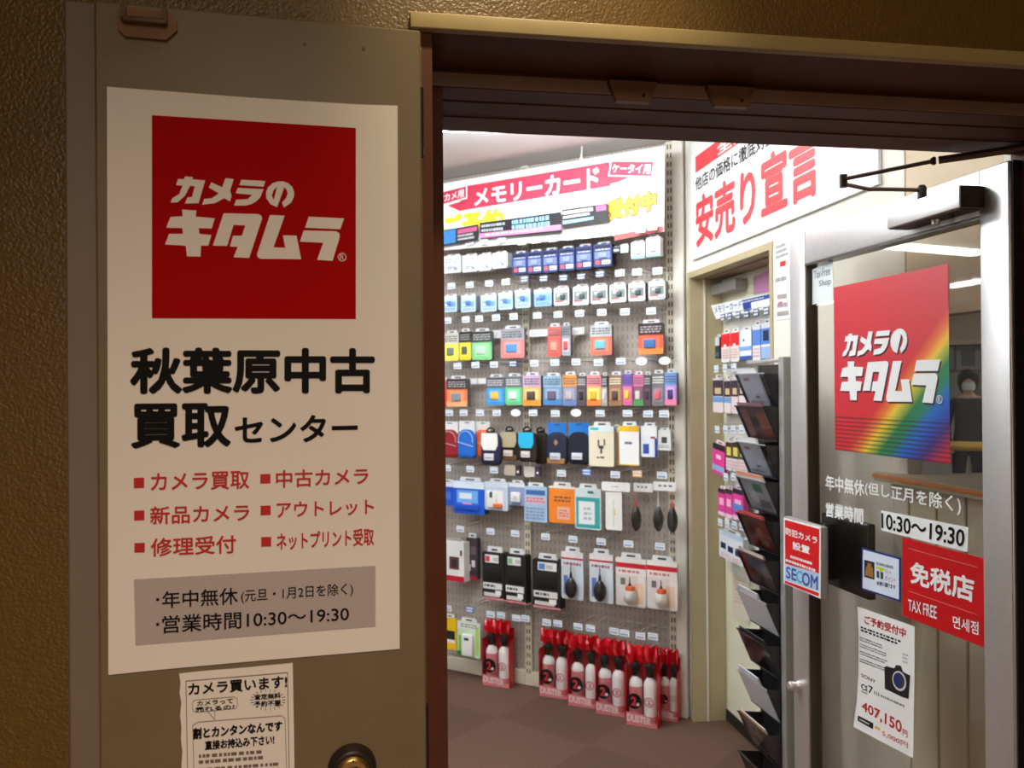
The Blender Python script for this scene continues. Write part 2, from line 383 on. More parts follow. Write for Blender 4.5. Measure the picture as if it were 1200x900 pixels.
for xs in ((712, 767), (827, 881)):
    L0 = at_z(xs[0], 100+(xs[0]-712)*.055, 1.966); L1 = at_z(xs[1], 102+(xs[0]-712)*.055, 1.966)
    xa = L0.x*1.278/L0.y; xb = L1.x*1.278/L1.y; w = xb-xa
    b = MB(); b.prism([(xa, 1.966), (xb, 1.966), (xb-.14*w, 1.938), (xa+.16*w, 1.938)], 1.2685, 1.2810, mat('catch_wood', (126, 86, 50), .5, noise=(40, .1)))
    b.box(xa, 1.2665, 1.963, xb, 1.2810, 1.969, 'catch_wood'); b.lathe([(.0025, 0), (.0025, .002)], (xb-.28*w, 1.2685, 1.948), 'dark_metal', 'y', 10)
    b.build('catch_plate', frame)
# floors and ceilings
b = MB(); b.box(-2.6, -4.0, -.06, 3.2, 1.16, 0, mat('hall_floor', (120, 104, 86), .5, noise=(20, .1)))
wall('floor_hall', b)
b = MB(); b.box(-6.0, 1.16, -.06, 9.0, 11.6, 0, 'carpet')
wall('floor', b)
b = MB(); b.box(-6.0, 1.497, 2.62, 9.0, 11.6, 2.70, 'ceiling_white')
wall('ceiling', b)
b = MB(); b.box(-2.6, -4.0, 2.75, 3.2, 1.149, 2.82, 'stucco')
wall('ceiling_hall', b)
b = MB(); b.box(-6.1, 1.497, 0, -6.0, 11.6, 2.62, 'wall_white')
wall('wall_left', b)
b = MB(); b.box(-6.0, 11.6, 0, 9.0, 11.7, 2.62, 'wall_white')
wall('wall_far', b)
b = MB(); b.box(9.0, 1.497, 0, 9.1, 11.6, 2.62, mat('wall_beige', (206, 188, 162), .7, noise=(6, .03)))
wall('wall_backroom', b)
# diagonal partition that carries the pegboards
b = MB(); b.box(-2.2, .045, 0, -.002, .12, 2.62, 'wall_white')
wall('wall_back', b, loc=PEG.at(0, 0), rz=PEG.a)
# right wall: doorway s .05-.855, then up to the column at s 1.71
b = MB(); T = .15
b.box(0.0, 0, 0, .045, T, 2.62, 'wall_white'); b.box(.045, 0, 1.985, .86, T, 2.62, 'wall_white'); b.box(.86, 0, 0, 1.583, .035, 2.62, 'wall_white')
b.box(1.583, -.003, 0, 1.648, .036, 2.62, 'wall_white', .003)
wall('wall_right', b, loc=RIGHT.at(0, 0), rz=RIGHT.a)
b = MB(); b.box(1.6495, .0, 1.668, 2.13, .05, 2.615, 'wall_beige')
wall('trim_4', b, loc=RIGHT.at(0, 0), rz=RIGHT.a)
b = MB()     # door lining: olive jambs with a pale bead
b.box(.022, -.004, 0, .05, .06, 1.985, 'jamb_olive'); b.box(.05, .06, 0, .056, .068, 1.98, 'wall_white'); b.box(.046, .06, 0, .052, T, 1.985, 'jamb_olive')
b.box(.022, -.004, 1.978, .875, .06, 2.005, 'jamb_olive'); b.box(.05, .06, 1.972, .855, T, 1.985, mat('head_brown', (150, 128, 104), .6)); b.box(.85, -.004, 0, .872, .06, 1.98, 'jamb_olive'); b.box(.853, .06, 0, .862, T, 1.985, 'jamb_olive')
wall('trim_3', b, loc=RIGHT.at(0, 0), rz=RIGHT.a)
d2 = MB(); d2.box(-.10, .002, .006, .72, .036, 1.99, 'door_cream')
door2 = struct(d2.build('door_2', None, DOOR2.at(0, 0), DOOR2.a), 'cream inner door closed at the back of the recess in the right wall', 'door')
b = MB(); b.box(-.09, -.004, .004, .70, .0015, .05, 'black_base'); b.build('kick_strip', door2)
b = MB(); q0 = DOOR2.px(829, 348, .05); q1 = DOOR2.px(858, 326, .05)
b.box(q0[0], -.055, q0[1]-.0, q1[0]+.04, .001, q0[1]+.045, 'grey_steel', .004)
b.tube([(q0[0]+.02, -.03, q0[1]+.05), (q0[0]-.02, -.06, q0[1]+.075), (q1[0]+.02, -.03, q0[1]+.085)], .006, 'dark_metal'); b.build('door_closer', door2)
# counter in front of the service opening
c = MB(); c.box(1.652, .0, 0, 2.12, .04, 1.238, 'counter_front')
for x in (1.76, 1.87, 1.98): c.box(x, -.003, 0.02, x+.006, .001, 1.23, 'jamb_olive')
ct = thing('service_counter', 'beige service counter with an orange edge imitating a reflection in the door glass', 'counter', RIGHT.at(0, 0), RIGHT.a)
c.build('counter_front', ct)
c = MB(); c.box(1.56, -.045, 1.238, 2.12, -.0045, 1.262, mat('counter_top', (196, 184, 160), .4)); c.box(1.652, -.0045, 1.238, 2.12, .25, 1.262, 'counter_top'); c.box(1.56, -.049, 1.248, 2.12, -.045, 1.2575, 'reflection_edge'); c.build('worktop', ct)  # orange strip imitates a reflected line in the door glass

# ------------------------------------------------------------------ fluorescent fixtures in the shop ceiling
def mirror(P):
    n_ = DOOR.n; return P - n_*(2*(P-DOOR.o).dot(n_))
def fixture(p0, p1, z, label, w=.16, glow='tube_glow'):
    drop = 2.62-z
    p0 = Vector((p0.x, p0.y, z)); p1 = Vector((p1.x, p1.y, z)); d_ = p1-p0; L = d_.length; a = math.atan2(d_.y, d_.x)
    t = thing('ceiling_light', label, 'ceiling light', (p0+p1)/2, a, 'fluorescent fixtures in the shop ceiling')
    b = MB(); b.box(-L/2, -w/2, drop*.8, L/2, w/2, drop, 'ceiling_white', .003); b.build('housing', t)
    b = MB(); b.box(-L/2+.01, -w/2+.012, 0, L/2-.01, w/2-.012, drop*.8, glow, .004); b.build('diffuser', t)
V = Vector
F0, F1 = at_z(500, 157, 2.515), at_z(702, 158.5, 2.515)
fixture(V((F0.x-.4, F0.y-.07, 0)), V((F1.x, F1.y-.07, 0)), 2.515, 'bright fluorescent fixture behind the top edge of the entrance, above the pegboard sign', glow='tube_bright')
fixture(V((-1.504, 6.011, 0)), V((-2.75, 6.30, 0)), 2.57, 'fluorescent fixture mirrored in the glass door above the rainbow logo', .14)
fixture(V((-4.25, 8.55, 0)), V((-4.20, 7.2, 0)), 2.57, 'fluorescent fixture mirrored in the glass door right of the rainbow logo', .14)
fixture(V((-3.79, 11.0, 0)), V((-3.85, 9.75, 0)), 2.57, 'fluorescent fixture mirrored at the left edge of the door glass', .14)
for i, (x, y) in enumerate(((-.35, 2.55), (-1.9, 2.55), (-3.6, 3.2), (-1.9, 4.3), (-3.8, 5.4))):
    fixture(V((x-.62, y, 0)), V((x+.62, y, 0)), 2.53, ['fluorescent fixture on the shop ceiling just inside the entrance', 'second fluorescent fixture inside the entrance, hidden behind the left leaf', 'fluorescent fixture over the far left of the shop floor', 'fluorescent fixture beyond the left end of the pegboard', 'fluorescent fixture deep in the left part of the shop'][i], .2)
fixture(V((3.2, 3.2, 0)), V((4.4, 3.2, 0)), 2.57, 'fluorescent fixture over the room behind the service counter', .2)
fixture(V((4.6, 4.0, 0)), V((5.8, 4.0, 0)), 2.57, 'added unseen fluorescent fixture brightening the room behind the service counter', .2)  # extra lamp kept out of view to brighten the back room
fixture(V((5.3, 5.4, 0)), V((6.5, 5.4, 0)), 2.57, 'second fluorescent fixture in the room behind the service counter', .2)
fixture(V((.62, 1.85, 0)), V((.60, 3.05, 0)), 2.53, 'added unseen fluorescent fixture brightening the right wall and glass door', .2, 'tube_dim')  # added out of view to brighten the right wall and door
fixture(V((7.3, 7.6, 0)), V((8.5, 7.6, 0)), 2.57, 'fluorescent fixture to the right of the person in the back room', .2)

# ================================================================== OUTER DOOR LEAF
LW0, LW1 = -.4205, -.0030
b = MB(); b.box(LW0+.034, 0, .012, LW1, .04, 1.957, 'leaf_paint', .002, 1)
door1 = struct(b.build('door_1', None, LEAF.at(0, 0), LEAF.a), 'grey-brown steel entrance leaf swung open flat beside the doorway', 'door')
b = MB(); b.box(LW0, .006, .012, LW0+.0345, .036, 1.957, 'leaf_edge', .002, 1); b.build('edge_strip', door1)
q0 = LEAF.px(139, 44); q1 = LEAF.px(208, 16)
b = MB(); b.prism([(q0[0], q1[1]-.005), (q0[0]+.004, q1[1]), (q1[0]-.006, q1[1]-.002), (q1[0], q1[1]-.012), (q1[0], q0[1]+.012), (q1[0]-.012, q0[1]), (q0[0]+.008, q0[1]), (q0[0], q0[1]+.008)], -.006, .002, 'catch_wood')
b.box(q0[0]+.006, -.016, q1[1]-.020, q1[0]-.010, -.006, q1[1]-.013, mat('catch_dark', (96, 66, 40), .5), .002); b.box(q0[0]+.004, -.014, q1[1]-.016, q0[0]+.010, -.004, q1[1]-.001, 'catch_dark'); b.box(q1[0]-.016, -.014, q1[1]-.016, q1[0]-.010, -.004, q1[1]-.001, 'catch_dark')
b.build('catch_plate', door1)
kx, kz = LEAF.px(412.5, 899)
b = MB(); b.lathe([(.030, 0), (.030, .006), (.0275, .016), (.0245, .020), (.0215, .0185)], (kx, 0, kz), 'dark_metal', 'y', 32)
knob = b.build('lock_ring', door1)
b = MB(); b.lathe([(.0212, .012), (.0205, .0205), (.017, .0225)], (kx, 0, kz), 'brass', 'y', 32); b.lathe([(.0105, .0222), (.0105, .0235), (.009, .024)], (kx, 0, kz), 'dark_metal', 'y', 24)
b.lathe([(.0016, .0224), (.0016, .0228)], (kx, 0, kz+.0165), 'black_base', 'y', 8); b.build('lock_face', knob)
b = MB()
for x, y in ((354, 18), (426, 57), (357, 52)):
    p = LEAF.px(x, y); b.disc(p[0], p[1], .0022, -.0006, 'catch_dark', 8)
b.build('old_screw_marks', door1)
b = MB()
for z in (1.80, 1.0, .25): b.lathe([(.005, 0), (.005, .09)], (LW1+.001, .02, z), 'dark_metal', 'z', 10)
b.build('hinge', door1)

# big shop poster on the leaf
TXT = mat('ink_black', (9, 7, 6), .6, spec=.15); RED = mat('ink_red', (172, 2, 8), .6, spec=.05); INKR = mat('ink_red_text', (190, 26, 26), .5)
GREYB = mat('ink_grey', (178, 164, 160), .5)
S = Sheet(LEAF, .0016, 127, 790)
S.base([(125.3, 101.6), (296, 114.6), (420, 122.4), (465.8, 123.8), (468.4, 760.4), (300, 774.5), (180, 785.5), (127, 791)], 'poster_paper')
S.poly([(178, 135), (417, 150), (417, 374), (178, 373)], RED)
qa, qb, qc, qd = [S.L(p) for p in ((178, 373), (417, 374), (417, 150), (178, 135))]
fl = lambda u, v: ((1-v)*((1-u)*qa[0]+u*qb[0])+v*((1-u)*qd[0]+u*qc[0]), (1-v)*((1-u)*qa[1]+u*qb[1])+v*((1-u)*qd[1]+u*qc[1]))
draw_logo(S.mb, fl, -.0006, 'poster_paper', RED)
S.text('秋葉原中古', [(152.3, 407), (439.3, 408), (439.3, 461), (152.3, 462)], TXT, .036)
S.text('買取', [(153.3, 473), (270.7, 472), (270.7, 524), (153.3, 526)], TXT, .036)
S.text('センター', [(275, 488), (419.3, 485), (419.3, 517), (275, 520)], TXT, .03)
for x, y, x1, y1 in ((156.8, 560, 169, 572.3), (157.1, 598.4, 169.3, 610.2), (157.5, 636.4, 169.8, 647.8), (305, 555.7, 317, 566.9), (305.3, 592.7, 317.3, 604), (306, 629.4, 317.8, 640.8)):
    S.poly([(x, y), (x1, y-.4), (x1, y1-.4), (x, y1)], INKR)
for t, q in (('カメラ買取', [(176.7, 554.5), (292.3, 551.5), (292.3, 572.5), (176.7, 575.9)]), ('新品カメラ', [(176, 593.5), (292.3, 590), (292.3, 610.5), (176, 614.8)]),
             ('修理受付', [(176.7, 630.8), (276.7, 626.7), (276.7, 648), (176.7, 652.3)]), ('中古カメラ', [(323.3, 551), (431.7, 547.7), (431.7, 567.5), (323.3, 571.7)]),
             ('アウトレット', [(324, 588.3), (438.3, 584.8), (438.3, 602.5), (324, 607.3)]), ('ネットプリント受取', [(324, 624.5), (438.3, 618.5), (438.3, 638.5), (324, 645)])):
    S.text(t, q, INKR, .018)
S.poly([(157, 679), (440, 663), (440, 734.4), (158.7, 756.5)], GREYB)
S.text('年中無休', [(190, 693), (278.7, 687.8), (278.7, 708), (190, 713)], TXT, .012)
S.text('(元旦・1月2日を除く)', [(282.5, 691), (413.7, 682.5), (413.7, 698.5), (282.5, 707.5)], TXT, .008)
S.text('営業時間10:30〜19:30', [(190, 721.5), (409, 709), (409, 728), (190, 742.5)], TXT, .012)
for x, y in ((184.8, 702.5), (184.8, 731.5)): S.poly([(x-1.7, y-1.7), (x+1.7, y-1.7), (x+1.7, y+1.7), (x-1.7, y+1.7)], TXT, 2)
S.build('shop_poster', 'tall white poster with red logo square and black Japanese headline on the open door leaf', 'poster')
# torn flyer under the poster
S = Sheet(LEAF, .0012, 211, 880)
left = [(210, 789.5), (211.5, 800), (210.5, 812), (212.5, 824), (211, 838), (212.6, 852), (212, 866), (213.6, 880), (212.6, 900), (214, 925), (213, 955), (214, 985)]
S.base([(343, 777), (344.5, 860), (346, 965)] + left[::-1] + [(232, 787), (290, 782.2)], 'poster_paper', .0008)
def line(S, p, q, m, w=.5, lift=2):
    d_ = Vector((q[0]-p[0], q[1]-p[1])).normalized(); nx, ny = -d_.y*w, d_.x*w
    S.poly([(p[0]+nx, p[1]+ny), (q[0]+nx, q[1]+ny), (q[0]-nx, q[1]-ny), (p[0]-nx, p[1]-ny)], m, lift)
INKG = mat('ink_soft', (110, 96, 86), .6)
for p, q in (((218, 798), (337, 788)), ((218, 798), (221, 975)), ((337, 788), (340, 966))): line(S, p, q, INKG, .45)
S.text('カメラ買います!', [(220, 801), (336.5, 791.4), (336.5, 806), (221, 815.2)], TXT, .03)
bub = [(226, 822), (229, 820), (274, 816.4), (278, 818.5), (278.6, 826), (276, 830), (232, 834.5), (227, 833.5), (225.4, 829)]
for i in range(len(bub)): line(S, bub[i], bub[(i+1) % len(bub)], INKG, .3)
line(S, (244, 834), (251.5, 843), INKG, .3); line(S, (251.5, 843), (252, 833), INKG, .3)
S.text('カメラって', [(231, 821.5), (273, 818), (273, 823.8), (231, 827)], TXT, .03); S.text('売れるの?', [(229, 828.5), (275, 825), (275, 830.8), (229, 834)], TXT, .03)
for k in range(22):
    a = 2*math.pi*k/22; line(S, (314+17*math.cos(a), 820+9.5*math.sin(a)), (314+21*math.cos(a), 820+12.5*math.sin(a)), INKG, .35)
S.text('査定無料', [(298, 813.5), (329, 811.5), (329, 818.3), (298, 820)], TXT, .03); S.text('予約不要', [(298, 821.5), (329, 819.8), (329, 827), (298, 828.5)], TXT, .03)
for p, q in (((226, 850), (232, 846)), ((232, 846), (330, 838.5)), ((330, 838.5), (334, 842)), ((334, 842), (338, 964)), ((226, 850), (229, 972))): line(S, p, q, INKG, .35)
S.text('割とカンタンなんです', [(226, 853), (331, 844), (331, 856), (226, 866.5)], TXT, .04)
S.text('直接お持込み下さい!', [(240, 868), (321.5, 860.5), (321.5, 872), (240, 879)], TXT, .035)
S.dashes([(233, 883), (326, 876.5), (326, 890), (233, 897)], INKG, 2, seed=4, fill=.55); S.dashes([(233, 899), (330, 892), (330, 960), (233, 968)], INKG, 10, seed=5, fill=.5)
S.build('torn_flyer', 'small torn-edged white flyer with black print taped below the big poster', 'flyer')

# ================================================================== GLASS DOOR
gd = struct(thing('door_3', 'glazed aluminium door swung into the shop on the right, with closer and push plate', 'door', DOOR.at(0, 0), DOOR.a))
SL0, SL1, SR0, SR1, ZT, ZG = -.776, -.692, -.012, .068, 1.932, 1.838
b = MB(); b.box(SL0, 0, .01, SL1, .04, ZT, 'steel', .004); b.box(SL1-.0005, .003, .1, SL1+.006, .037, ZG, 'dark_bronze'); b.build('lock_stile', gd)
b = MB(); b.box(SR0, 0, .01, SR1, .04, ZT, 'steel', .004); b.box(SR1, .006, .01, SR1+.004, .034, ZT, 'black_base'); b.build('hinge_stile', gd)
b = MB(); b.box(SL1+.002, .002, ZG, SR0-.0005, .038, ZT, 'steel', .003); b.box(SL1, .001, ZG-.006, SR0, .039, ZG, 'dark_bronze'); b.build('top_rail', gd)
b = MB(); b.box(SL1+.0005, .002, .01, SR0-.0005, .038, .12, 'steel', .003); b.build('bottom_rail', gd)
b = MB(); b.box(SL1+.004, .018, .118, SR0-.0005, .024, ZG, 'door_glass'); b.build('glass_pane', gd)
kx, kz = DOOR.px(936, 803)
b = MB(); b.lathe([(.013, 0), (.013, .006), (.010, .008), (.012, .016), (.013, .026), (.010, .032)], (kx, 0, kz), 'steel', 'y', 20); b.build('lock_knob', gd)
# push plate bracket (front) and its twin behind the glass
qs = [DOOR.px(*p, .05) for p in ((918, 604), (962, 618), (961, 702), (918, 684))]
px0, px1 = qs[0][0], qs[1][0]; pz0, pz1 = (qs[2][1]+qs[3][1])/2, (qs[0][1]+qs[1][1])/2
b = MB(); b.box(px0, -.050, pz0, px1, -.028, pz1, 'grey_steel', .006); b.box(px0+.03, -.03, pz0+.02, px0+.06, .0, pz1-.02, 'grey_steel'); push = b.build('push_plate', gd)
rs = [DOOR.px(*p, -.05) for p in ((971.5, 606), (1012, 613), (1012, 702), (971.5, 689))]
b = MB(); b.box(px0+.03, .041, rs[3][1]+.02, px0+.06, .062, rs[0][1]-.02, 'black_gloss'); b.box(rs[0][0]-.06, .062, (rs[2][1]+rs[3][1])/2, rs[1][0], .085, (rs[0][1]+rs[1][1])/2, 'black_gloss', .005); b.build('pull_plate', gd)
# closer
b = MB(); b.box(-.235, -.055, 1.852, 0.0, .0, 1.897, 'steel', .002); b.box(-.0005, -.0545, 1.8525, .003, -.0005, 1.8965, 'dark_metal')
b.box(-.232, -.052, 1.850, -.002, -.002, 1.8525, 'dark_metal'); b.lathe([(.009, 0), (.008, -.010)], (-.112, -.024, 1.850), 'steel', 'z', 16); b.lathe([(.007, 0), (.006, -.006)], (-.06, -.026, 1.850), 'dark_metal', 'z', 16)
closer = b.build('door_closer', gd)
def dl(x, y, z): # world point to door space
    p = V((x, y, 0))-DOOR.o; return (p.dot(DOOR.u), -p.dot(DOOR.n), z)
sp = (-.150, -.028, 1.897); el = dl(.986, 1.634, 1.925)
k1 = dl(1.075, 1.683, 1.918); k0 = dl(1.115, 1.690, 1.921)
b = MB(); b.lathe([(.010, 0), (.010, .03), (.006, .036)], sp, 'dark_metal', 'z', 14)
b.tube([(sp[0], sp[1], 1.922), k0, k1, (el[0], el[1], 1.915)], .0045, 'arm_metal', 8); b.build('closer_arm', closer)
j = dl(1.095, 1.497, 1.931); sh = dl(1.213, 1.405, 1.936)
b = MB(); b.lathe([(.008, -.014), (.008, .012)], (el[0], el[1], 1.922), 'dark_metal', 'z', 12); b.tube([(el[0], el[1], 1.925), j], .0042, 'arm_metal', 8)
jv = V(j); sv = V(sh); dv = (sv-jv).normalized()
b.tube([jv-dv*.006, jv, jv+dv*.004], [.006, .009, .006], 'dark_metal', 10); b.tube([jv+dv*.008, sv], .0075, 'arm_metal', 10)
b.tube([sv+dv*.01+V((0, 0, -.006)), sv+dv*.01+V((0, 0, .0115))], .012, 'dark_metal', 12); b.build('closer_forearm', closer)

WHT = mat('vinyl_white', (238, 240, 240), .4); REDV = mat('vinyl_red', (196, 14, 20), .35); NAVY = (28, 44, 120)
gz = -.0165   # front face of the glass lies .018 behind the door's front
# rainbow logo
S = Sheet(DOOR, gz, 978.7, 527.0)
S0 = S.L((977, 336.8)); S1 = S.L((1113.9, 541.7)); lw, lh = (S1[0]+S.L((1110.7, 309.4))[0])/2, (S0[1]+S.L((1110.7, 309.4))[1])/2
rainbow_mat(lw, lh)
S.mb.prism([(0, 0), (lw, 0), (lw, lh), (0, lh)], 0, .001, 'rainbow_print')
fl2 = lambda u, v: (u*lw, v*lh)
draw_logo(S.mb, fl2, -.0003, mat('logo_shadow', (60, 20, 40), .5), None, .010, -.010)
draw_logo(S.mb, fl2, -.0006, WHT)
S.build('rainbow_logo_sign', 'square red logo sign with a diagonal rainbow corner on the door glass', 'sign')
def cr6(x, y): return (900+x/4, 540+y/4)
def c6q(*p): return [cr6(*q) for q in p]
S = Sheet(DOOR, gz, *cr6(270, 140))
S.text('年中無休', c6q((270, 63), (452, 92), (452, 168), (270, 136)), WHT, .02, 1); S.text('(但し正月を除く)', c6q((455, 95), (905, 165), (905, 258), (455, 162)), WHT, .012, 1)
S.build('opening_days_lettering', 'white Japanese lettering below the rainbow sign on the door glass', 'lettering')
S = Sheet(DOOR, gz, *cr6(270, 260)); S.text('営業時間', c6q((271, 193), (447, 224), (447, 299), (271, 260)), WHT, .03, 1)
S.build('opening_hours_lettering', 'short white lettering above the dark pull plate on the glass', 'lettering')
S = Sheet(DOOR, gz, *cr6(530, 330)); S.base(c6q((530, 232), (938, 312), (935, 428), (530, 325)), WHT, .0008)
S.text('10:30〜19:30', c6q((532, 243), (925, 324), (920, 406), (533, 316)), TXT, .03); S.build('hours_sticker', 'white strip sticker with black opening times above the red tax-free sign', 'sticker')
S = Sheet(DOOR, gz+.001, *cr6(630, 725)); S.base(c6q((630, 358), (1013, 458), (1011, 875), (630, 725)), REDV, .0008)
S.text('免税店', c6q((668, 468), (968, 548), (966, 668), (668, 574)), WHT, .035); S.text('TAX FREE', c6q((658, 648), (792, 682), (792, 742), (658, 700)), WHT, .01); S.text('면세점', c6q((868, 724), (988, 756), (988, 818), (868, 782)), WHT, .012)
PINK = col((226, 120, 120))
for p, q in ((cr6(660, 410), cr6(982, 500)), (cr6(660, 610), cr6(982, 722))): line(S, p, q, PINK, .35)
S.build('tax_free_sign', 'red tax free sign with white lettering in three scripts on the glass', 'sign')
S = Sheet(DOOR, gz, *cr6(440, 600)); S.base(c6q((440, 405), (622, 455), (622, 662), (437, 602)), NAVY, .0008); S.poly(c6q((446, 416), (614, 462), (614, 650), (444, 596)), (214, 224, 240))
S.poly(c6q((452, 463), (500, 476), (500, 558), (452, 544)), (28, 26, 40), 2); S.poly(c6q((462, 495), (492, 500), (496, 548), (456, 536)), (150, 110, 50), 3); S.poly(c6q((468, 478), (486, 482), (486, 500), (466, 496)), (150, 110, 50), 3)
S.text('T', c6q((509, 494), (546, 504), (546, 560), (509, 548)), mat('ink_green', (200, 215, 40), .5), .06); S.poly(c6q((511, 515), (522, 518), (522, 550), (511, 547)), (24, 60, 130), 3); S.poly(c6q((530, 520), (541, 523), (541, 556), (530, 552)), (24, 60, 130), 3)
S.text('ティー', c6q((550, 508), (578, 514), (578, 540), (550, 532)), INKR); S.text('ポイント', c6q((550, 536), (600, 548), (600, 574), (550, 562)), INKR); S.dashes(c6q((510, 472), (608, 496), (608, 514), (510, 488)), (120, 130, 140), 1, fill=.8)
S.text('お使い頂けます', c6q((512, 562), (598, 582), (598, 604), (512, 582)), TXT, .02); S.build('point_card_sticker', 'white sticker with a navy border and a black card picture beside the tax-free sign', 'sticker')
def c7(x, y): return (990+x/4.5, 700+y/4.5)
def c7q(*p): return [c7(*q) for q in p]
S = Sheet(DOOR, gz+.002, *c7(45, 680)); S.base(c7q((65, 48), (368, 155), (366, 480), (360, 848), (200, 765), (45, 682), (62, 560), (72, 400), (73, 200)), 'paper', .0008)
S.text('ご予約受付中', c7q((104, 92), (325, 166), (322, 214), (104, 138)), INKR, .03)
S.dashes(c7q((85, 150), (350, 245), (350, 280), (85, 180)), TXT, 2, seed=3, fill=.6); 
for yy in (205, 240, 278, 318): S.dashes(c7q((80, yy), (225, yy+55), (225, yy+80), (80, yy+25)), (90, 90, 96), 2, seed=yy, fill=.5, wmax=.95)
S.dashes(c7q((305, 290), (338, 300), (338, 360), (305, 348)), (180, 182, 186), 3, seed=9)
cam_body = c7q((210, 368), (222, 362), (232, 366), (262, 374), (272, 356), (298, 362), (308, 392), (330, 404), (346, 412), (337, 536), (300, 524), (212, 482))
S.poly(cam_body, (22, 22, 26), 2)
def ell(cx, cy, rx, ry, k=20): return c7q(*[(cx+rx*math.cos(2*math.pi*i/k)+.0, cy+ry*math.sin(2*math.pi*i/k)+.3*rx*math.cos(2*math.pi*i/k)) for i in range(k)])
S.poly(ell(289, 441, 37, 52), (206, 206, 210), 3); S.poly(ell(288, 439, 30, 42), (46, 48, 60), 4); S.poly(ell(283, 437, 20, 30), (30, 44, 110), 5)
S.text('SONY', c7q((88, 400), (164, 436), (164, 456), (88, 418)), INKG, .02); S.text('α7', c7q((88, 446), (150, 474), (150, 516), (88, 482)), TXT, .01); S.text('III', c7q((156, 492), (182, 504), (182, 524), (156, 512)), INKG)
S.dashes(c7q((190, 510), (348, 580), (348, 600), (190, 528)), (130, 130, 134), 1, fill=.6); S.dashes(c7q((88, 488), (130, 508), (130, 522), (88, 502)), (130, 130, 134), 1)
S.text('407,150', c7q((92, 545), (302, 655), (300, 728), (90, 600)), INKR, .03); S.text('円', c7q((306, 692), (332, 706), (332, 742), (306, 728)), INKR, .02)
S.poly(c7q((70, 622), (152, 664), (150, 696), (68, 650)), (20, 20, 20), 2); S.dashes(c7q((80, 638), (142, 670), (142, 682), (80, 650)), WHT, 1, 3); S.poly(c7q((160, 676), (186, 690), (186, 704), (160, 690)), (220, 180, 50), 2)
S.text('5,000円', c7q((198, 700), (334, 768), (334, 798), (198, 730)), mat('ink_pale_red', (214, 110, 110), .5), .02)
S.build('camera_price_poster', 'white price poster with a black camera picture taped low on the door glass', 'poster')
S = Sheet(DOOR, gz, 976, 352); S.base([(952, 316), (976, 304), (976, 352), (952, 357)], mat('film_white', (224, 230, 232), .5), .0006)
S.text('Tax-Free', [(954, 318), (973, 311), (973, 322), (954, 327)], (130, 140, 150), .02); S.text('Shop', [(960, 329), (974, 325), (974, 335), (960, 338)], (130, 140, 150), .02)
S.build('tax_free_sticker', 'pale sticker with grey lettering in the top left corner of the door glass', 'sticker')
# security sign on the push plate
def c6c(x, y): return (900+x/6.43, 580+y/6.43)
def sq(*p): return [c6c(*q) for q in p]
S = Sheet(DOOR, .0512, *c6c(118, 665)); S.base(sq((118, 172), (398, 248), (395, 782), (118, 665)), WHT, .0010)
S.poly(sq((128, 186), (388, 258), (386, 592), (130, 518)), mat('vinyl_bright_red', (214, 20, 24), .35)); S.text('防犯カメラ', sq((134, 243), (374, 316), (372, 374), (134, 298)), WHT, .03); S.text('設置', sq((186, 345), (316, 390), (316, 448), (186, 408)), WHT, .03)
S.dashes(sq((170, 450), (336, 505), (336, 530), (170, 474)), WHT, 1, seed=2, fill=.8); S.dashes(sq((136, 478), (374, 562), (374, 588), (136, 500)), WHT, 1, seed=6, fill=.8)
S.poly(sq((128, 520), (386, 594), (384, 726), (126, 640)), (176, 204, 232)); SB = mat('ink_security_blue', (24, 60, 150), .4)
S.text('SE', sq((136, 535), (216, 560), (216, 652), (136, 625)), SB, .03); S.text('C', sq((214, 562), (262, 576), (262, 672), (214, 656)), mat('ink_cyan', (60, 176, 210), .4), .03); S.text('OM', sq((258, 576), (378, 614), (376, 718), (258, 676)), SB, .03)
S.poly(sq((126, 644), (384, 738), (384, 766), (126, 664)), 'vinyl_bright_red'); S.build('security_camera_sign', 'red and pale blue security camera sign fixed on the door push plate', 'sign')

# ================================================================== RIGHT WALL: banner, notice
S = Sheet(RIGHT, .012, 815, 299)
(a0, b0), (a1, b1) = S.L((811, 301)), S.L((1029, 222)); ztop = 2.56-S.t0; zb = (b0+b1)/2
S.mb.prism([(a0, zb), (a1, zb), (a1, ztop), (a0, ztop)], 0, .010, WHT)
BR = mat('banner_red', (214, 60, 66), .5)
p0, p1 = S.L((815, 184)), S.L((815, 203)); xe = 1.07
S.mb.rect(p0[0], p1[1], xe, p0[1], -.0004, BR)
text_into(S.mb, '全国の他店', [(S.L((840.8, 190))[0], p0[1]-.006), (xe-.03, p0[1]-.006), (xe-.03, p1[1]+.006), (S.L((840.8, 190))[0], p1[1]+.006)], -.0007, WHT, .03)
z0, z1 = S.L((815, 225))[1], S.L((815, 208.5))[1]; x0, x1 = S.L((815, 215))[0], S.L((908, 165))[0]
text_into(S.mb, '他店の価格に徹底対抗', [(x0, z1), (x1, z1), (x1, z0), (x0, z0)], -.0007, TXT, .02)
z0, z1 = S.L((815, 292))[1], S.L((961.7, 169))[1]; x1 = S.L((961.7, 200))[0]
z1 = max(z1, S.L((825, 226))[1])
text_into(S.mb, '安売り宣言', [(x0, z1), (x1, z1), (x1, z0), (x0, z0)], -.0007, BR, .035)
S.build('sale_banner', 'large white banner with red Japanese lettering high on the right wall', 'banner')
S = Sheet(RIGHT, .0745-.075+.003, 907, 375); S.base([(907, 283), (926, 276), (927, 372), (909, 376)], 'paper', .002)
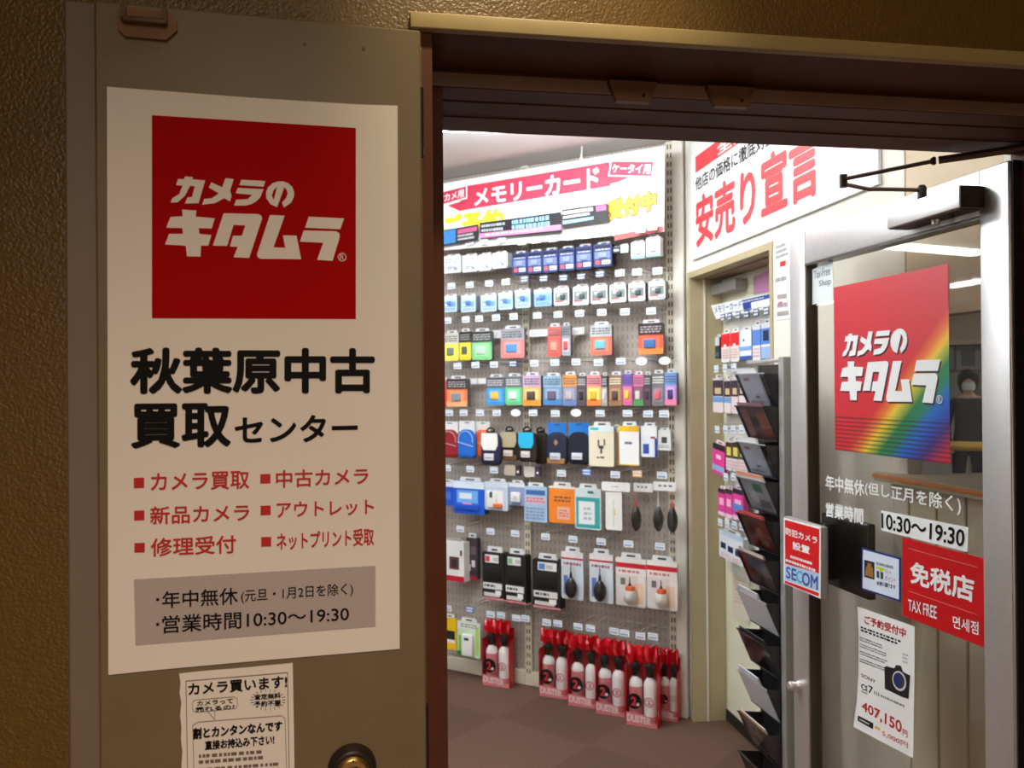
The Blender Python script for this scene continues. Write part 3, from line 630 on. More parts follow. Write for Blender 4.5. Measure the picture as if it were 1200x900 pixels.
S.dashes([(909, 288), (924, 282), (924, 300), (909, 306)], (150, 150, 156), 3); S.poly([(914, 307), (921, 305), (921, 311), (914, 313)], (190, 40, 40)); S.dashes([(909, 325), (925, 321), (925, 330), (909, 334)], (150, 150, 156), 1); S.poly([(912, 354), (917, 353), (917, 358), (912, 359)], (210, 120, 120)); S.dashes([(911, 344), (925, 342), (925, 372), (911, 374)], (170, 150, 150), 3)
S.build('notice_sheet', 'tall white notice sheet on the pale wall left of the glass door', 'notice')

# ================================================================== PEGBOARD
def cv(k, ox, oy): return lambda x, y: (ox+x/k, oy+y/k)
C6, C7, C8, CH = cv(4.0897, 510, 150), cv(4.138, 510, 360), cv(4.138, 510, 540), cv(3.0769, 510, 690)
sU, sR = PEG.px(618.5, 600)[0], PEG.px(788.5, 600)[0]
def bay(s0, s1, label):
    t = thing('pegboard_bay', label, 'pegboard', PEG.at(s0, 0), PEG.a, 'pegboard bays on the diagonal partition')
    w = s1-s0
    b = MB(); b.box(.0, .012, .075, w, .028, 2.615, 'pegboard'); b.build('perforated_panel', t)
    b = MB(); b.box(0, -.006, .0, w-.022, .028, .07, 'post_cream', .003); b.build('plinth', t)
    b = MB(); b.box(w-.020, -.004, .0, w+.018, .028, 2.615, 'post_cream')
    for i in range(64):
        z = .06+i*.04
        b.rect(w-.011, z, w-.004, z+.022, -.0044, 'slot_dark'); b.rect(w+.003, z, w+.010, z+.022, -.0044, 'slot_dark')
    b.build('slotted_post', t)
    return t
bay(-2.1, sU, 'left pegboard bay with grey perforated panel, partly behind the door jamb')
bay(sU+.019, sR, 'right pegboard bay with grey perforated panel and slotted post at its edge')
b = MB(); b.box(sR+.020, -.02, 0, -.006, .044, 2.615, 'wall_white', .003)
wall('trim_5', b, loc=PEG.at(0, 0), rz=PEG.a)

ORD = ['first', 'second', 'third', 'fourth', 'fifth', 'sixth', 'seventh', 'eighth', 'ninth', 'tenth', 'eleventh', 'twelfth', 'thirteenth', 'fourteenth']
def boxpx(x0, y0, x1, y1, d, plane=PEG):
    xm, ym = (x0+x1)/2, (y0+y1)/2
    s0, s1 = plane.px(x0, ym, d)[0], plane.px(x1, ym, d)[0]; z0, z1 = plane.px(xm, y1, d)[1], plane.px(xm, y0, d)[1]
    return (s0+s1)/2, z0, s1-s0, z1-z0
BLUE_T = (120, 150, 200)
tag_mesh = {}
def hook(px, conv, label, group, kind='w', d=.165, plane=PEG, back=.0115):
    """one wire display hook with its price tag"""
    x, y = conv(*px[:2]) if conv else px
    s, z = plane.px(x, y, d)
    t = thing('display_hook', label, 'price tag hook', plane.at(s, z, 0), plane.a, group)
    if plane is PEG and back > 0 and min(abs(s-sU+.001), abs(s-sR+.001)) < .036: back = -.0065
    key = (kind, d, back)
    if key not in tag_mesh:
        w, h = (.046, .030) if kind != 'o' else (.056, .036)
        b = MB(); b.tube([(0, back, .004), (0, -d+.012, .004), (0, -d+.004, .012)], .0022, 'wire', 6); b.tube([(-.012, back-.0035, .004), (.012, back-.0035, .004)], .003, 'wire', 6); b.tube([(0, back, .026), (0, -d+.004, .020)], .0016, 'wire', 6)
        wo = b.build('wire_arm', t)
        b = MB(); base = {'w': (236, 240, 242), 'o': (244, 244, 244), 'b': (70, 110, 190), 'd': (70, 84, 120), 'y': (232, 170, 90)}[kind]
        if kind == 'o': b.prism([(w/2*math.cos(2*math.pi*k/18), h/2*math.sin(2*math.pi*k/18)) for k in range(18)], -d-.001, -d+.001, base)
        else:
            b.box(-w/2, -d-.001, -h/2, w/2, -d+.001, h/2, base); yy = -d-.0013; ink = BLUE_T if kind == 'w' else (226, 232, 240)
            b.rect(-w*.42, h*.12, w*.40, h*.36, yy, (196, 214, 232) if kind == 'w' else ink)
            for k in range(4): b.rect(-w*.40+k*w*.2, -h*.34, -w*.40+k*w*.2+w*.15, -h*.06, yy, ink)
        tg = b.build('price_tag', t); tag_mesh[key] = (wo.data, tg.data)
    else:
        for nme, me in zip(('wire_arm', 'price_tag'), tag_mesh[key]):
            o = bpy.data.objects.new(nme, me); COL.objects.link(o); o.parent = t
    return t
def hooks(pts, conv, where, group, back=.0115):
    n = len(pts)
    for i, p in enumerate(pts):
        kind = p[2] if len(p) > 2 else 'w'
        what = {'w': 'white price tag hook', 'o': 'oval white price tag hook', 'b': 'blue price tag hook', 'd': 'dark price tag hook', 'y': 'orange price tag hook'}[kind]
        hook(p, conv, '%s, %s from the left %s' % (what, ORD[i], where), group, kind, back=back)

def pack(name, label, cat, box, d, body, blocks, T=.022, bubble=None, tab=True, group=None, side=None, plane=PEG, sl=0.0, text=()):
    """a hanging retail pack: printed card, hang tab with its slot, raised bubble"""
    s, z, w, h = boxpx(*box, d, plane); t = thing(name, label, cat, plane.at(s, z, d), plane.a, group)
    if sl: t.rotation_euler = (0, sl, plane.a)
    tabh = .10*h if tab else 0; H = h-tabh; c = MB(); r = min(.08*w, .006)
    c.prism([(-w/2+r, 0), (w/2-r, 0), (w/2, r), (w/2, H-r), (w/2-r, H), (-w/2+r, H), (-w/2, H-r), (-w/2, r)], 0, T, body, side or tuple(int(v*.8) for v in body))
    for i, (u0, v0, u1, v1, cc) in enumerate(blocks): c.rect(-w/2+u0*w, v0*H, -w/2+u1*w, v1*H, -.0004-.0001*i, cc)
    for body_, u0, v0, u1, v1, cc, bd in text:
        text_into(c, body_, [(-w/2+u0*w, v1*H), (-w/2+u1*w, v1*H), (-w/2+u1*w, v0*H), (-w/2+u0*w, v0*H)], -.0013, cc, bd)
    c.build('card', t)
    if tab:
        c = MB(); c.prism([(-w*.34, H+.0002), (w*.34, H+.0002), (w*.30, h), (-w*.30, h)], T*.3, T*.5, (232, 234, 236)); c.rect(-w*.14, H+.25*tabh, w*.14, H+.62*tabh, T*.3-.0004, (60, 60, 66)); c.build('hang_tab', t)
    for bb in (bubble or []):
        u0, v0, u1, v1, dep, cc = bb; c = MB(); c.box(-w/2+u0*w, -dep, v0*H, -w/2+u1*w, -.0010, v1*H, cc, min(.004, dep*.45)); c.build('bubble', t)
    return t
def strokes(u0, v0, u1, v1, n, cc, seed=0):
    rn = random.Random(seed*7+n); o = []
    for k in range(n):
        a = v1-(k+.2)*(v1-v0)/n; b_ = a-.55*(v1-v0)/n; u = u0
        while u < u1-.03:
            w = rn.uniform(.05, .16); o.append((u, b_, min(u+w, u1), a, cc)); u += w+.04
    return o
def q(conv, x0, y0, x1, y1): a, b = conv(x0, y0), conv(x1, y1); return (a[0], a[1], b[0], b[1])

# ---- row A: white and dark blue card packs under the sign
hooks([(80, 545), (165, 545), (235, 543), (318, 535), (415, 545), (485, 537), (565, 530), (645, 522), (725, 514), (815, 503), (985, 486), (1040, 474)], C6, 'below the sign', 'price tags below the sign', -.1525)
for i, (x0, y0, x1, y1) in enumerate(((38, 602, 122, 695), (130, 600, 203, 690), (206, 595, 268, 684), (272, 588, 345, 672))):
    pack('memory_card_pack', 'white memory card pack, %s from the left under the sign' % ORD[i], 'memory card', q(C6, x0, y0, x1, y1), .12, (236, 238, 240), strokes(.15, .55, .85, .85, 2, (170, 176, 184), i)+[(.2, .12, .5, .4, (196, 206, 220)), (.6, .15, .82, .3, (150, 160, 175))], .05, [(.3, .3, .7, .55, .006, (206, 212, 220))], group='white packs under the sign')
for i, (x0, y0, x1, y1) in enumerate(((370, 588, 438, 700), (440, 580, 512, 697), (514, 572, 588, 692), (592, 564, 668, 684), (674, 554, 752, 676), (758, 543, 846, 664))):
    pack('memory_card_pack', 'dark blue memory card pack, %s from the left of the six under the sign' % ORD[i], 'memory card', q(C6, x0, y0, x1, y1), .125, (46, 60, 116), [(.06, .80, .94, .93, (20, 26, 60))]+strokes(.12, .70, .9, .80, 1, (200, 206, 226), i)+[(.08, .34, .92, .66, (112, 128, 180)), (.12, .1, .36, .28, (230, 90, 90)), (.46, .1, .92, .28, (225, 228, 236)), (.5, .16, .86, .2, (60, 70, 120))], .05, [(.30, .38, .72, .62, .008, (140, 154, 200))], group='dark blue packs under the sign', side=(22, 26, 52))
pack('adapter_pack', 'small black adapter pack right of the dark blue packs', 'adapter', q(C6, 852, 565, 884, 600), .12, (44, 46, 58), [(.1, .3, .9, .6, (200, 204, 214))], .02)
pack('adapter_pack', 'small clear adapter pack between black adapter and white hanging boxes', 'adapter', q(C6, 888, 552, 925, 598), .12, (222, 224, 226), strokes(.1, .5, .9, .8, 2, (130, 140, 150)), .02)
for i, (x0, y0, x1, y1) in enumerate(((938, 535, 1004, 626), (1010, 510, 1078, 616))):
    pack('card_reader_pack', ['white hanging pack with a pale blue foot, left of the pair at the post', 'white hanging pack with a pale blue foot, right of the pair at the post'][i], 'card reader', q(C6, x0, y0, x1, y1), .13, (240, 242, 242), [(0, 0, 1, .16, (150, 205, 220))]+strokes(.2, .6, .8, .8, 2, (190, 196, 200), i), .035, [(.28, .25, .72, .55, .008, (226, 230, 232))], group='white packs at the right post')
# ---- row B
hooks([(78, 757), (165, 752), (258, 745), (338, 738), (428, 725, 'd'), (520, 722, 'd'), (615, 718, 'd'), (700, 712, 'd'), (790, 700, 'd'), (885, 695), (968, 690), (1065, 685)], C6, 'above the light blue packs', 'price tags above the light blue packs')
for i, (x0, y0, x1, y1) in enumerate(((36, 795, 104, 882), (124, 792, 194, 882), (219, 790, 294, 880), (302, 780, 371, 870), (382, 766, 456, 862), (474, 764, 558, 855))):
    bl = (150, 190, 236) if i == 5 else (196, 222, 240)
    pack('memory_card_pack', '%s memory card pack, %s from the left in the second row' % ('sky blue and violet' if i == 5 else 'light blue', ORD[i]), 'memory card', q(C6, x0, y0, x1, y1), .12, bl, [(0, .78, 1, 1, (228, 238, 246)), (.1, .30, .9, .62, (120, 176, 224)), (.12, .36, .5, .52, (225, 236, 246) if i < 5 else (130, 100, 190))]+strokes(.1, .08, .9, .24, 2, (120, 140, 190), i), .04, [(.34, .4, .66, .66, .008, (90, 130, 200))], group='light blue packs in the second row', side=(110, 130, 150))
for i, (x0, y0, x1, y1) in enumerate(((568, 755, 642, 850), (660, 748, 736, 848), (745, 744, 826, 842), (836, 738, 915, 836), (926, 731, 1006, 830), (1022, 722, 1102, 822))):
    pack('memory_card_pack', 'white and grey memory card pack, %s of six in the second row' % ORD[i], 'memory card', q(C6, x0, y0, x1, y1), .12, (234, 236, 234), [(.08, .26, .92, .72, (128, 140, 138)), (.2, .5, .55, .66, (200, 206, 196)), (.08, .18, .6, .25, (200, 60, 70))]+strokes(.5, .03, .95, .16, 1, (150, 150, 156), i), .04, [(.42, .34, .74, .6, .008, (76, 90, 92))], group='white and grey packs in the second row', side=(120, 120, 124))
# ---- row C (tall cards, sparse)
hooks([(60, 65), (148, 60), (213, 55), (295, 50), (380, 45), (495, 40), (595, 35), (700, 30), (808, 25), (920, 22), (1047, 18)], C7, 'above the sparse yellow and red packs', 'price tags above the sparse packs')
def cardC(box, body, top, art, label, i, T=.02, conv=C7, d=.09, name='memory_card_pack', cat='memory card', low=None):
    return pack(name, label, cat, q(conv, *box), d, body, [(0, .62, 1, 1, top)]+strokes(.08, .68, .92, .92, 3, tuple(min(255, v+120) for v in top) if sum(top) < 380 else (90, 92, 100), i)+[(.14, .12, .86, .56, tuple(min(255, int(v*1.12)+10) for v in body))]+([(0, 0, 1, .2, low)] if low else []), T, [(.24, .2, .70, .48, .009, art)], side=(96, 96, 100))
cardC((42, 112, 114, 260), (240, 226, 90), (216, 214, 200), (120, 130, 110), 'yellow memory card pack at the left jamb in the third row', 1)
cardC((117, 103, 174, 256), (238, 214, 60), (48, 48, 44), (96, 100, 90), 'narrow yellow pack with a black top in the third row', 2)
cardC((178, 102, 274, 255), (132, 206, 140), (64, 66, 64), (190, 214, 200), 'green pack with a dark top in the third row', 3)
cardC((318, 88, 432, 246), (236, 136, 132), (170, 170, 180), (86, 150, 206), 'salmon pink pack with a blue picture in the third row', 4)
cardC((546, 78, 610, 240), (226, 96, 88), (224, 110, 100), (240, 160, 140), 'tall coral red pack left of a grey one in the third row', 5)
cardC((613, 74, 656, 235), (170, 170, 180), (150, 150, 162), (220, 90, 90), 'narrow grey pack with a red picture in the third row', 6)
cardC((753, 70, 856, 232), (236, 118, 96), (200, 204, 206), (110, 190, 226), 'orange red pack with a pale top in the third row', 7)
cardC((985, 60, 1106, 228), (232, 96, 72), (56, 44, 46), (60, 110, 170), 'orange red pack with a black top beside the right post', 8, low=(240, 140, 70))
for i, (x0, y0, x1, y1) in enumerate(((277, 112, 316, 150), (456, 108, 544, 142), (664, 98, 722, 132))):
    s_, z_, w_, h_ = boxpx(*q(C7, x0, y0, x1, y1), .03); t = MB(); t.box(-w_/2, 0, 0, w_/2, .003, h_, WHITE); 
    for k in range(3): t.rect(-w_*.4, h_*(.2+.22*k), w_*(.1+.1*k), h_*(.28+.22*k), -.0004, (190, 192, 196))
    tag(t.build('shelf_label', None, PEG.at(s_, z_, .03), PEG.a), ['small square white label card right of the green pack', 'wide white label card over the middle post', 'white label card right of the narrow grey pack'][i], 'label')
# ---- row D
hooks([(108, 285), (195, 280), (285, 278), (378, 275, 'd'), (480, 272), (580, 268), (683, 265), (792, 268), (900, 262), (1000, 262, 'o'), (1113, 260, 'o')], C7, 'above the colourful card packs', 'price tags above the colourful packs')
rowD = [((30, 340, 54, 482), (214, 60, 60), (230, 90, 90), (240, 160, 140), 'red pack edge showing beside the left door jamb', None),
        ((56, 332, 156, 482), (238, 132, 84), (60, 54, 56), (130, 140, 150), 'orange pack with a black top in the fourth row', (236, 170, 120)),
        ((248, 325, 337, 475), (70, 150, 214), (96, 96, 104), (230, 190, 90), 'blue pack with a yellow picture in the fourth row', None),
        ((339, 320, 422, 474), (110, 196, 140), (110, 112, 118), (224, 236, 230), 'green pack with a white picture in the fourth row', None),
        ((425, 315, 512, 478), (232, 184, 120), (214, 180, 212), (84, 70, 60), 'lilac topped pack with a tan foot in the fourth row', (240, 160, 60)),
        ((524, 318, 614, 475), (130, 150, 180), (150, 186, 214), (110, 100, 120), 'slate blue pack, first of five narrow pairs in the fourth row', (80, 130, 190)),
        ((617, 312, 686, 478), (140, 140, 160), (240, 160, 84), (190, 180, 186), 'pack with a bright orange top in the fourth row', (110, 130, 180)),
        ((688, 318, 732, 478), (84, 76, 80), (100, 92, 96), (50, 48, 52), 'narrow dark grey pack between the orange and pink packs', None),
        ((736, 312, 804, 478), (232, 196, 110), (236, 142, 150), (226, 180, 60), 'pink pack with a yellow picture and orange foot', (236, 130, 60)),
        ((806, 316, 834, 478), (180, 172, 160), (90, 84, 88), (220, 220, 220), 'narrow grey pack right of the pink and yellow pack', None),
        ((842, 312, 906, 478), (160, 120, 90), (150, 120, 96), (90, 70, 60), 'brown pack left of the violet one in the fourth row', (150, 110, 80)),
        ((908, 306, 956, 476), (214, 110, 150), (130, 96, 196), (240, 200, 60), 'violet and pink pack with a yellow picture', None),
        ((960, 310, 1010, 478), (120, 80, 100), (222, 120, 160), (210, 206, 200), 'deep pink pack with a green foot in the fourth row', (80, 150, 90)),
        ((1012, 312, 1046, 478), (90, 70, 80), (80, 76, 82), (60, 50, 60), 'narrow dark pack left of the last grey pack', None),
        ((1050, 304, 1112, 478), (120, 116, 124), (120, 124, 120), (214, 100, 120), 'grey pack with a red picture in the fourth row', None),
        ((1114, 300, 1170, 476), (190, 150, 210), (110, 160, 224), (70, 60, 110), 'blue and lilac pack at the right end of the fourth row', (230, 130, 170))]
for i, (bx, bd, tp, art, lb, lo) in enumerate(rowD): cardC(bx, bd, tp, art, lb, 20+i, .03, d=.10, low=lo)
s_, z_, w_, h_ = boxpx(*q(C7, 166, 345, 245, 372), .03); t = MB(); t.box(-w_/2, 0, 0, w_/2, .003, h_, WHITE); t.rect(-w_*.05, 0, w_*.05, h_, -.0004, (200, 202, 204)); tag(t.build('shelf_label', None, PEG.at(s_, z_, .03), PEG.a), 'white label card between orange and blue packs in the fourth row', 'label')
# ---- row E: pouches
hooks([(68, 512), (138, 512), (217, 512), (298, 512), (390, 512, 'o'), (475, 512), (582, 515), (683, 512, 'o'), (800, 515), (933, 515), (1032, 517), (1110, 517)], C7, 'above the camera pouches', 'price tags above the camera pouches')
def pouch(box, d, body, label, flap=None, patch=None, piping=None, head=None, loop=False, foot=None, T=.030, conv=C7, diamond=None):
    s, z, w, h = boxpx(*q(conv, *box), d); t = thing('camera_pouch', label, 'camera pouch', PEG.at(s, z, d), PEG.a, 'camera pouches on the pegboard')
    hb = h*.78 if (head or loop) else h
    b = MB(); ring = []                          # soft puffed outline, rounder at the top
    for (cx, cz, r_, a0) in ((w/2-.20*w, .20*w, .20*w, -90), (w/2-.38*w, hb-.38*w, .38*w, 0), (-w/2+.38*w, hb-.38*w, .38*w, 90), (-w/2+.20*w, .20*w, .20*w, 180)):
        for k in range(6): a = R(a0+18*k); ring.append((cx+r_*math.cos(a), cz+r_*math.sin(a)))
    lev = [(0, .62), (0, .88), (T*.18, .97), (T*.5, 1.0), (T*.85, .97), (T, .88)]; NR = len(ring); pv = []
    for j_, (yy, k_) in enumerate(lev): pv += [(x_*k_, yy-(.006 if j_ == 0 else 0)*0, hb/2+(z_-hb/2)*k_) for x_, z_ in ring]
    b.add(pv, [(j_*NR+i, (j_+1)*NR+i, (j_+1)*NR+(i+1) % NR, j_*NR+(i+1) % NR) for j_ in range(len(lev)-1) for i in range(NR)]+[list(range(NR)), list(range(len(pv)-1, len(pv)-NR-1, -1))], mat('cloth_%d_%d_%d' % body, body, .75, noise=(90, .12)), True); b.build('body', t)
    if foot: b = MB(); b.box(-w*.42, -.004, .004, w*.42, -.0006, hb*.2, mat('cloth_%d_%d_%d' % foot, foot, .75), .0015); b.build('base_trim', t)
    if flap:
        b = MB(); k = [(-w*.40, hb*.97), (w*.40, hb*.97), (w*.42, hb*.62), (w*.30, hb*.46), (-w*.30, hb*.46), (-w*.42, hb*.62)]; b.prism(k, -.006, -.0006, mat('cloth_%d_%d_%d' % flap, flap, .7)); b.build('flap', t)
    if patch: b = MB(); b.box(-w*.26, -.009, hb*.16, w*.22, -.0064 if False else -.0010, hb*.36, patch, .0015); b.rect(-w*.2, hb*.22, w*.16, hb*.25, -.0094, (150, 152, 158)); b.build('label_patch', t)
    if piping:
        b = MB(); P = [(-w*.40, -.0025, hb*.55)]+[(w*.42*math.sin(a), -.0025, hb*(.62+.32*math.cos(a))) for a in [x*math.pi/10 for x in range(-4, 5)]]+[(w*.40, -.0025, hb*.55)]
        b.tube(P, .0018, piping, 6); b.tube([(-w*.45, -.002, hb*.56), (w*.43, -.002, hb*.42)], .0018, piping, 6); b.build('piping', t)
    if diamond: b = MB(); b.prism([(-.012, hb*.68), (0, hb*.78), (.012, hb*.68), (0, hb*.58)], -.002, -.0006, diamond); b.build('leather_patch', t)
    if head: b = MB(); b.box(-w*.45, T*.4, hb*.80, w*.45, T*.5, h, head); b.rect(-w*.13, h*.94, w*.13, h*.965, T*.4-.0005, (60, 60, 66)); b.build('header_card', t)
    if loop:
        b = MB(); b.tube([(.022*math.cos(a)*.9, T*.3, hb+.006+.014*math.sin(a)) for a in [x*math.pi/8 for x in range(0, 17)]], .005, 'black_gloss', 8, False); b.tube([(-.018, T*.3, hb-.004), (.016, T*.3, hb+.004)], .006, 'black_gloss', 8); b.build('carry_loop', t)
    return t
pouch((20, 555, 108, 730), .09, (150, 26, 40), 'dark red camera pouch beside the left door jamb', piping=(190, 180, 180), head=(236, 236, 236))
pouch((106, 552, 190, 734), .10, (30, 104, 200), 'bright blue camera pouch with silver piping', piping=(206, 214, 226), head=(236, 238, 240))
pouch((188, 555, 262, 730), .062, (232, 100, 40), 'orange camera pouch half behind the navy one', piping=(220, 170, 150), head=(234, 234, 230))
pouch((218, 560, 312, 768), .145, (34, 34, 62), 'navy and wine camera pouch with a white flap', flap=(240, 240, 238), patch=(216, 216, 224), loop=True)
pouch((312, 560, 402, 745), .105, (26, 24, 24), 'black camera pouch with a beige flap', flap=(186, 172, 142), patch=(216, 200, 190), loop=True, foot=(110, 74, 50))
pouch((398, 560, 486, 752), .140, (44, 34, 26), 'dark brown camera pouch with a turquoise flap', flap=(40, 178, 220), patch=(222, 218, 210), loop=True)
pouch((478, 560, 538, 762), .068, (42, 32, 24), 'plain dark brown camera pouch behind the turquoise one', loop=True)
pouch((535, 560, 636, 764), .105, (36, 40, 62), 'navy camera pouch with a tan base and leather diamond', patch=(206, 212, 224), head=(40, 120, 200), foot=(160, 118, 74), diamond=(170, 130, 86))
pouch((640, 560, 744, 764), .105, (24, 28, 46), 'black navy camera pouch under a blue header card', patch=(216, 220, 226), head=(30, 120, 206))
pack('bag_pack', 'cream cloth pouch printed with a dark figure under a white header', 'camera pouch', q(C7, 745, 556, 866, 772), .11, (232, 224, 200), [(0, .88, 1, 1, (224, 240, 246)), (.06, .9, .4, .97, (70, 190, 214)), (.36, .5, .42, .66, (70, 64, 60)), (.60, .52, .66, .68, (70, 64, 60)), (.40, .44, .60, .52, (70, 64, 60)), (.46, .32, .54, .46, (70, 64, 60)), (.32, .2, .42, .24, (90, 84, 78)), (.46, .2, .62, .25, (90, 84, 78))], .03)
pack('bag_pack', 'brown backing pack between the cream pouch and the yellow topped one', 'camera pouch', q(C7, 862, 570, 896, 768), .070, (196, 160, 112), [(0, .9, 1, 1, (220, 206, 180))], .02)
pack('bag_pack', 'white card pack with a yellow top in the pouch row', 'cleaning cloth', q(C7, 890, 555, 988, 768), .11, (240, 240, 240), [(0, .86, 1, 1, (236, 190, 30)), (0, 0, 1, .03, (220, 180, 60)), (.0, 0, .04, .86, (214, 176, 90)), (.3, .54, .66, .60, (110, 116, 140))], .03)
pack('bag_pack', 'white and navy pack right of the yellow topped pack', 'cleaning cloth', q(C7, 998, 560, 1076, 726), .10, (226, 232, 242), [(0, .7, 1, 1, (236, 238, 240)), (.12, .1, .5, .42, (50, 80, 160)), (.85, 0, 1, .6, (30, 60, 150)), (.6, .6, .9, .66, (200, 60, 80))], .03)
pack('bag_pack', 'white pack with a black print beside the right post', 'cleaning cloth', q(C7, 1078, 585, 1142, 694), .09, (230, 232, 232), [(.3, .36, .72, .66, (70, 70, 74))]+strokes(.1, .1, .9, .28, 2, (150, 150, 154)), .03)
for i, (x0, y0, x1, y1, cc) in enumerate(((334, 765, 388, 816, (190, 176, 158)), (390, 768, 412, 818, (60, 50, 54)), (430, 772, 482, 822, (226, 224, 218)), (484, 775, 508, 822, (70, 66, 74)))):
    pack('clip_on_tag', ['beige swing label hanging under the beige flap pouch', 'small dark swing label under the beige flap pouch', 'white swing label hanging under the turquoise pouch', 'small dark swing label under the turquoise pouch'][i], 'swing label', q(C7, x0, y0, x1, y1), .10, cc, [(.3, .3, .7, .5, (240, 240, 240))] if i % 2 else [], .012, tab=False)
# ---- row F
hooks([(58, 780), (170, 785), (285, 790), (612, 805), (735, 800, 'b'), (873, 812), (980, 808, 'y'), (1100, 815)], C7, 'below the camera pouches', 'price tags below the camera pouches')
F = lambda *a: q(C8, *a)
pack('cleaning_cloth_pack', 'blue pouch pack cut off by the left door jamb', 'cleaning cloth', F(20, 92, 92, 218), .09, (32, 84, 196), [(0, .82, 1, 1, (228, 234, 242)), (.1, .3, .8, .6, (60, 120, 220))], .03)
pack('cleaning_cloth_pack', 'bright blue bag pack with a white header in the fifth row', 'cleaning cloth', F(88, 82, 238, 258), .11, (30, 90, 206), [(0, .78, 1, 1, (226, 238, 250)), (.12, .34, .8, .72, (110, 170, 236)), (.2, .46, .6, .64, (226, 236, 248)), (.3, .2, .6, .34, (236, 140, 160))], .045, [(.1, .12, .86, .3, .010, (24, 78, 190))])
pack('cleaner_bottle_pack', 'clear pack holding a white and orange cleaner', 'cleaner', F(240, 88, 352, 240), .11, (196, 210, 226), [(0, .82, 1, 1, (214, 226, 240)), (.1, .08, .8, .7, (232, 232, 236))], .04, [(.15, .1, .55, .66, .014, (236, 236, 236)), (.42, .1, .78, .26, .016, (232, 120, 70)), (.28, .45, .4, .66, .017, (70, 66, 72))])
pack('lens_cloth_pack', 'white pack with a round pale disc in a blue card', 'lens cloth', F(356, 96, 434, 216), .10, (140, 156, 196), [(0, .82, 1, 1, (228, 232, 240))], .03, [(.22, .16, .78, .6, .016, (232, 232, 230)), (.36, .3, .62, .46, .018, (206, 206, 206))])
pack('cleaning_cloth_pack', 'light blue printed pack over the middle post', 'cleaning cloth', F(432, 106, 542, 296), .10, (170, 196, 222), [(.08, .76, .92, .90, (60, 110, 170)), (.08, .5, .92, .72, (214, 190, 206))]+strokes(.1, .54, .9, .7, 2, (206, 110, 130), 5)+strokes(.08, .05, .9, .42, 4, (130, 156, 190), 6), .012)
pack('cleaning_cloth_pack', 'orange pack with a pale square panel in the fifth row', 'cleaning cloth', F(552, 104, 678, 302), .10, (240, 136, 44), [(0, .94, 1, 1, (238, 236, 230)), (.32, .1, .8, .44, (240, 180, 160))]+strokes(.2, .56, .86, .74, 2, (120, 70, 60), 3)+strokes(.4, .16, .74, .38, 3, (200, 120, 110), 4), .012)
pack('lens_tissue_pack', 'teal framed pack with a white tissue book', 'lens tissue', F(678, 112, 804, 332), .11, (206, 222, 222), [(.04, .03, .96, .78, (60, 160, 160)), (.14, .12, .76, .68, (228, 234, 236))]+strokes(.34, .2, .66, .56, 3, (176, 186, 190), 8)+[(.5, .88, .72, .94, (60, 110, 110))], .012)
pack('lens_tissue_pack', 'long plain white pack right of the teal framed one', 'lens tissue', F(826, 150, 906, 336), .10, (236, 234, 232), [(.46, .1, .52, .8, (206, 206, 206)), (.50, .38, .60, .54, (224, 206, 90))], .015, tab=False)
pack('lens_tissue_pack', 'wide white header card above the long plain white pack', 'header card', F(806, 104, 944, 148), .105, (240, 240, 240), strokes(.35, .4, .6, .6, 1, (200, 190, 190)), .01, tab=False)
def blower(t, x, z, R_, H_, y, nozzle=(190, 40, 40), bulb='black_gloss', up=1, name='bulb'):
    b = MB(); P = [(R_*.30, 0), (R_*.8, .10*H_), (R_, .26*H_), (R_*.92, .42*H_), (R_*.55, .56*H_), (R_*.26, .62*H_)]
    b.lathe(P, (x, y, z), bulb, 'z', 16); o = b.build(name, t)
    b = MB(); b.lathe([(R_*.24, .62*H_), (R_*.22, .72*H_), (R_*.10, .80*H_), (R_*.06, H_)], (x, y, z), nozzle, 'z', 10); b.build('nozzle', o)
for i, (bx, n_) in enumerate(((F(950, 112, 1042, 346), 1), (F(1046, 106, 1172, 350), 2))):
    s, z, w, h = boxpx(*bx, .08); t = thing('air_blower_bag', ['clear bag with one black air blower in the fifth row', 'clear bag with two black air blowers beside the right post'][i], 'air blower', PEG.at(s, z, .08), PEG.a)
    b = MB(); b.box(-w/2, .03, h*.82, w/2*(.75 if i else 1), .032, h, (238, 238, 238)); 
    for k in range(3): b.rect(-w*.3+k*w*.2, h*.9, -w*.3+k*w*.2+w*.12, h*.94, .0294, (130, 130, 136))
    b.build('header_card', t)
    b = MB(); b.box(-w*.46, -.036, .004, w*.46, -.035, h*.82, 'clear_film'); b.build('clear_bag', t)
    for k in range(n_): blower(t, (k*.54-.20)*w if n_ == 2 else -.02, .006, .0245, h*.80, -.004, (200, 70, 60) if k == n_-1 else (206, 206, 208))
# ---- row G
hooks([(122, 330), (268, 342), (388, 352), (535, 368), (668, 380), (805, 392), (937, 403), (1090, 415)], C8, 'above the filter and blower packs', 'price tags above the filter and blower packs')
s, z, w, h = boxpx(*F(22, 392, 140, 582), .10); t = thing('camera_case_box', 'white and red box with a camera picture at the left jamb', 'box', PEG.at(s, z, .10), PEG.a)
b = MB(); b.box(-w/2, 0, 0, w/2, .05, h, (228, 228, 226)); b.rect(-w/2, 0, w/2, h*.14, -.0005, (190, 24, 40)); b.rect(-w*.1, h*.3, w*.3, h*.62, -.0005, (96, 50, 54)); b.rect(w*.0, h*.36, w*.2, h*.55, -.0008, (40, 34, 40)); b.rect(w*.34, h*.66, w*.42, h*.8, -.0005, (60, 60, 66)); b.build('carton', t)
b = MB(); b.box(-w*.3, .02, h+.001, w*.3, .024, h*1.10, (150, 146, 140)); b.build('hang_tab', t)
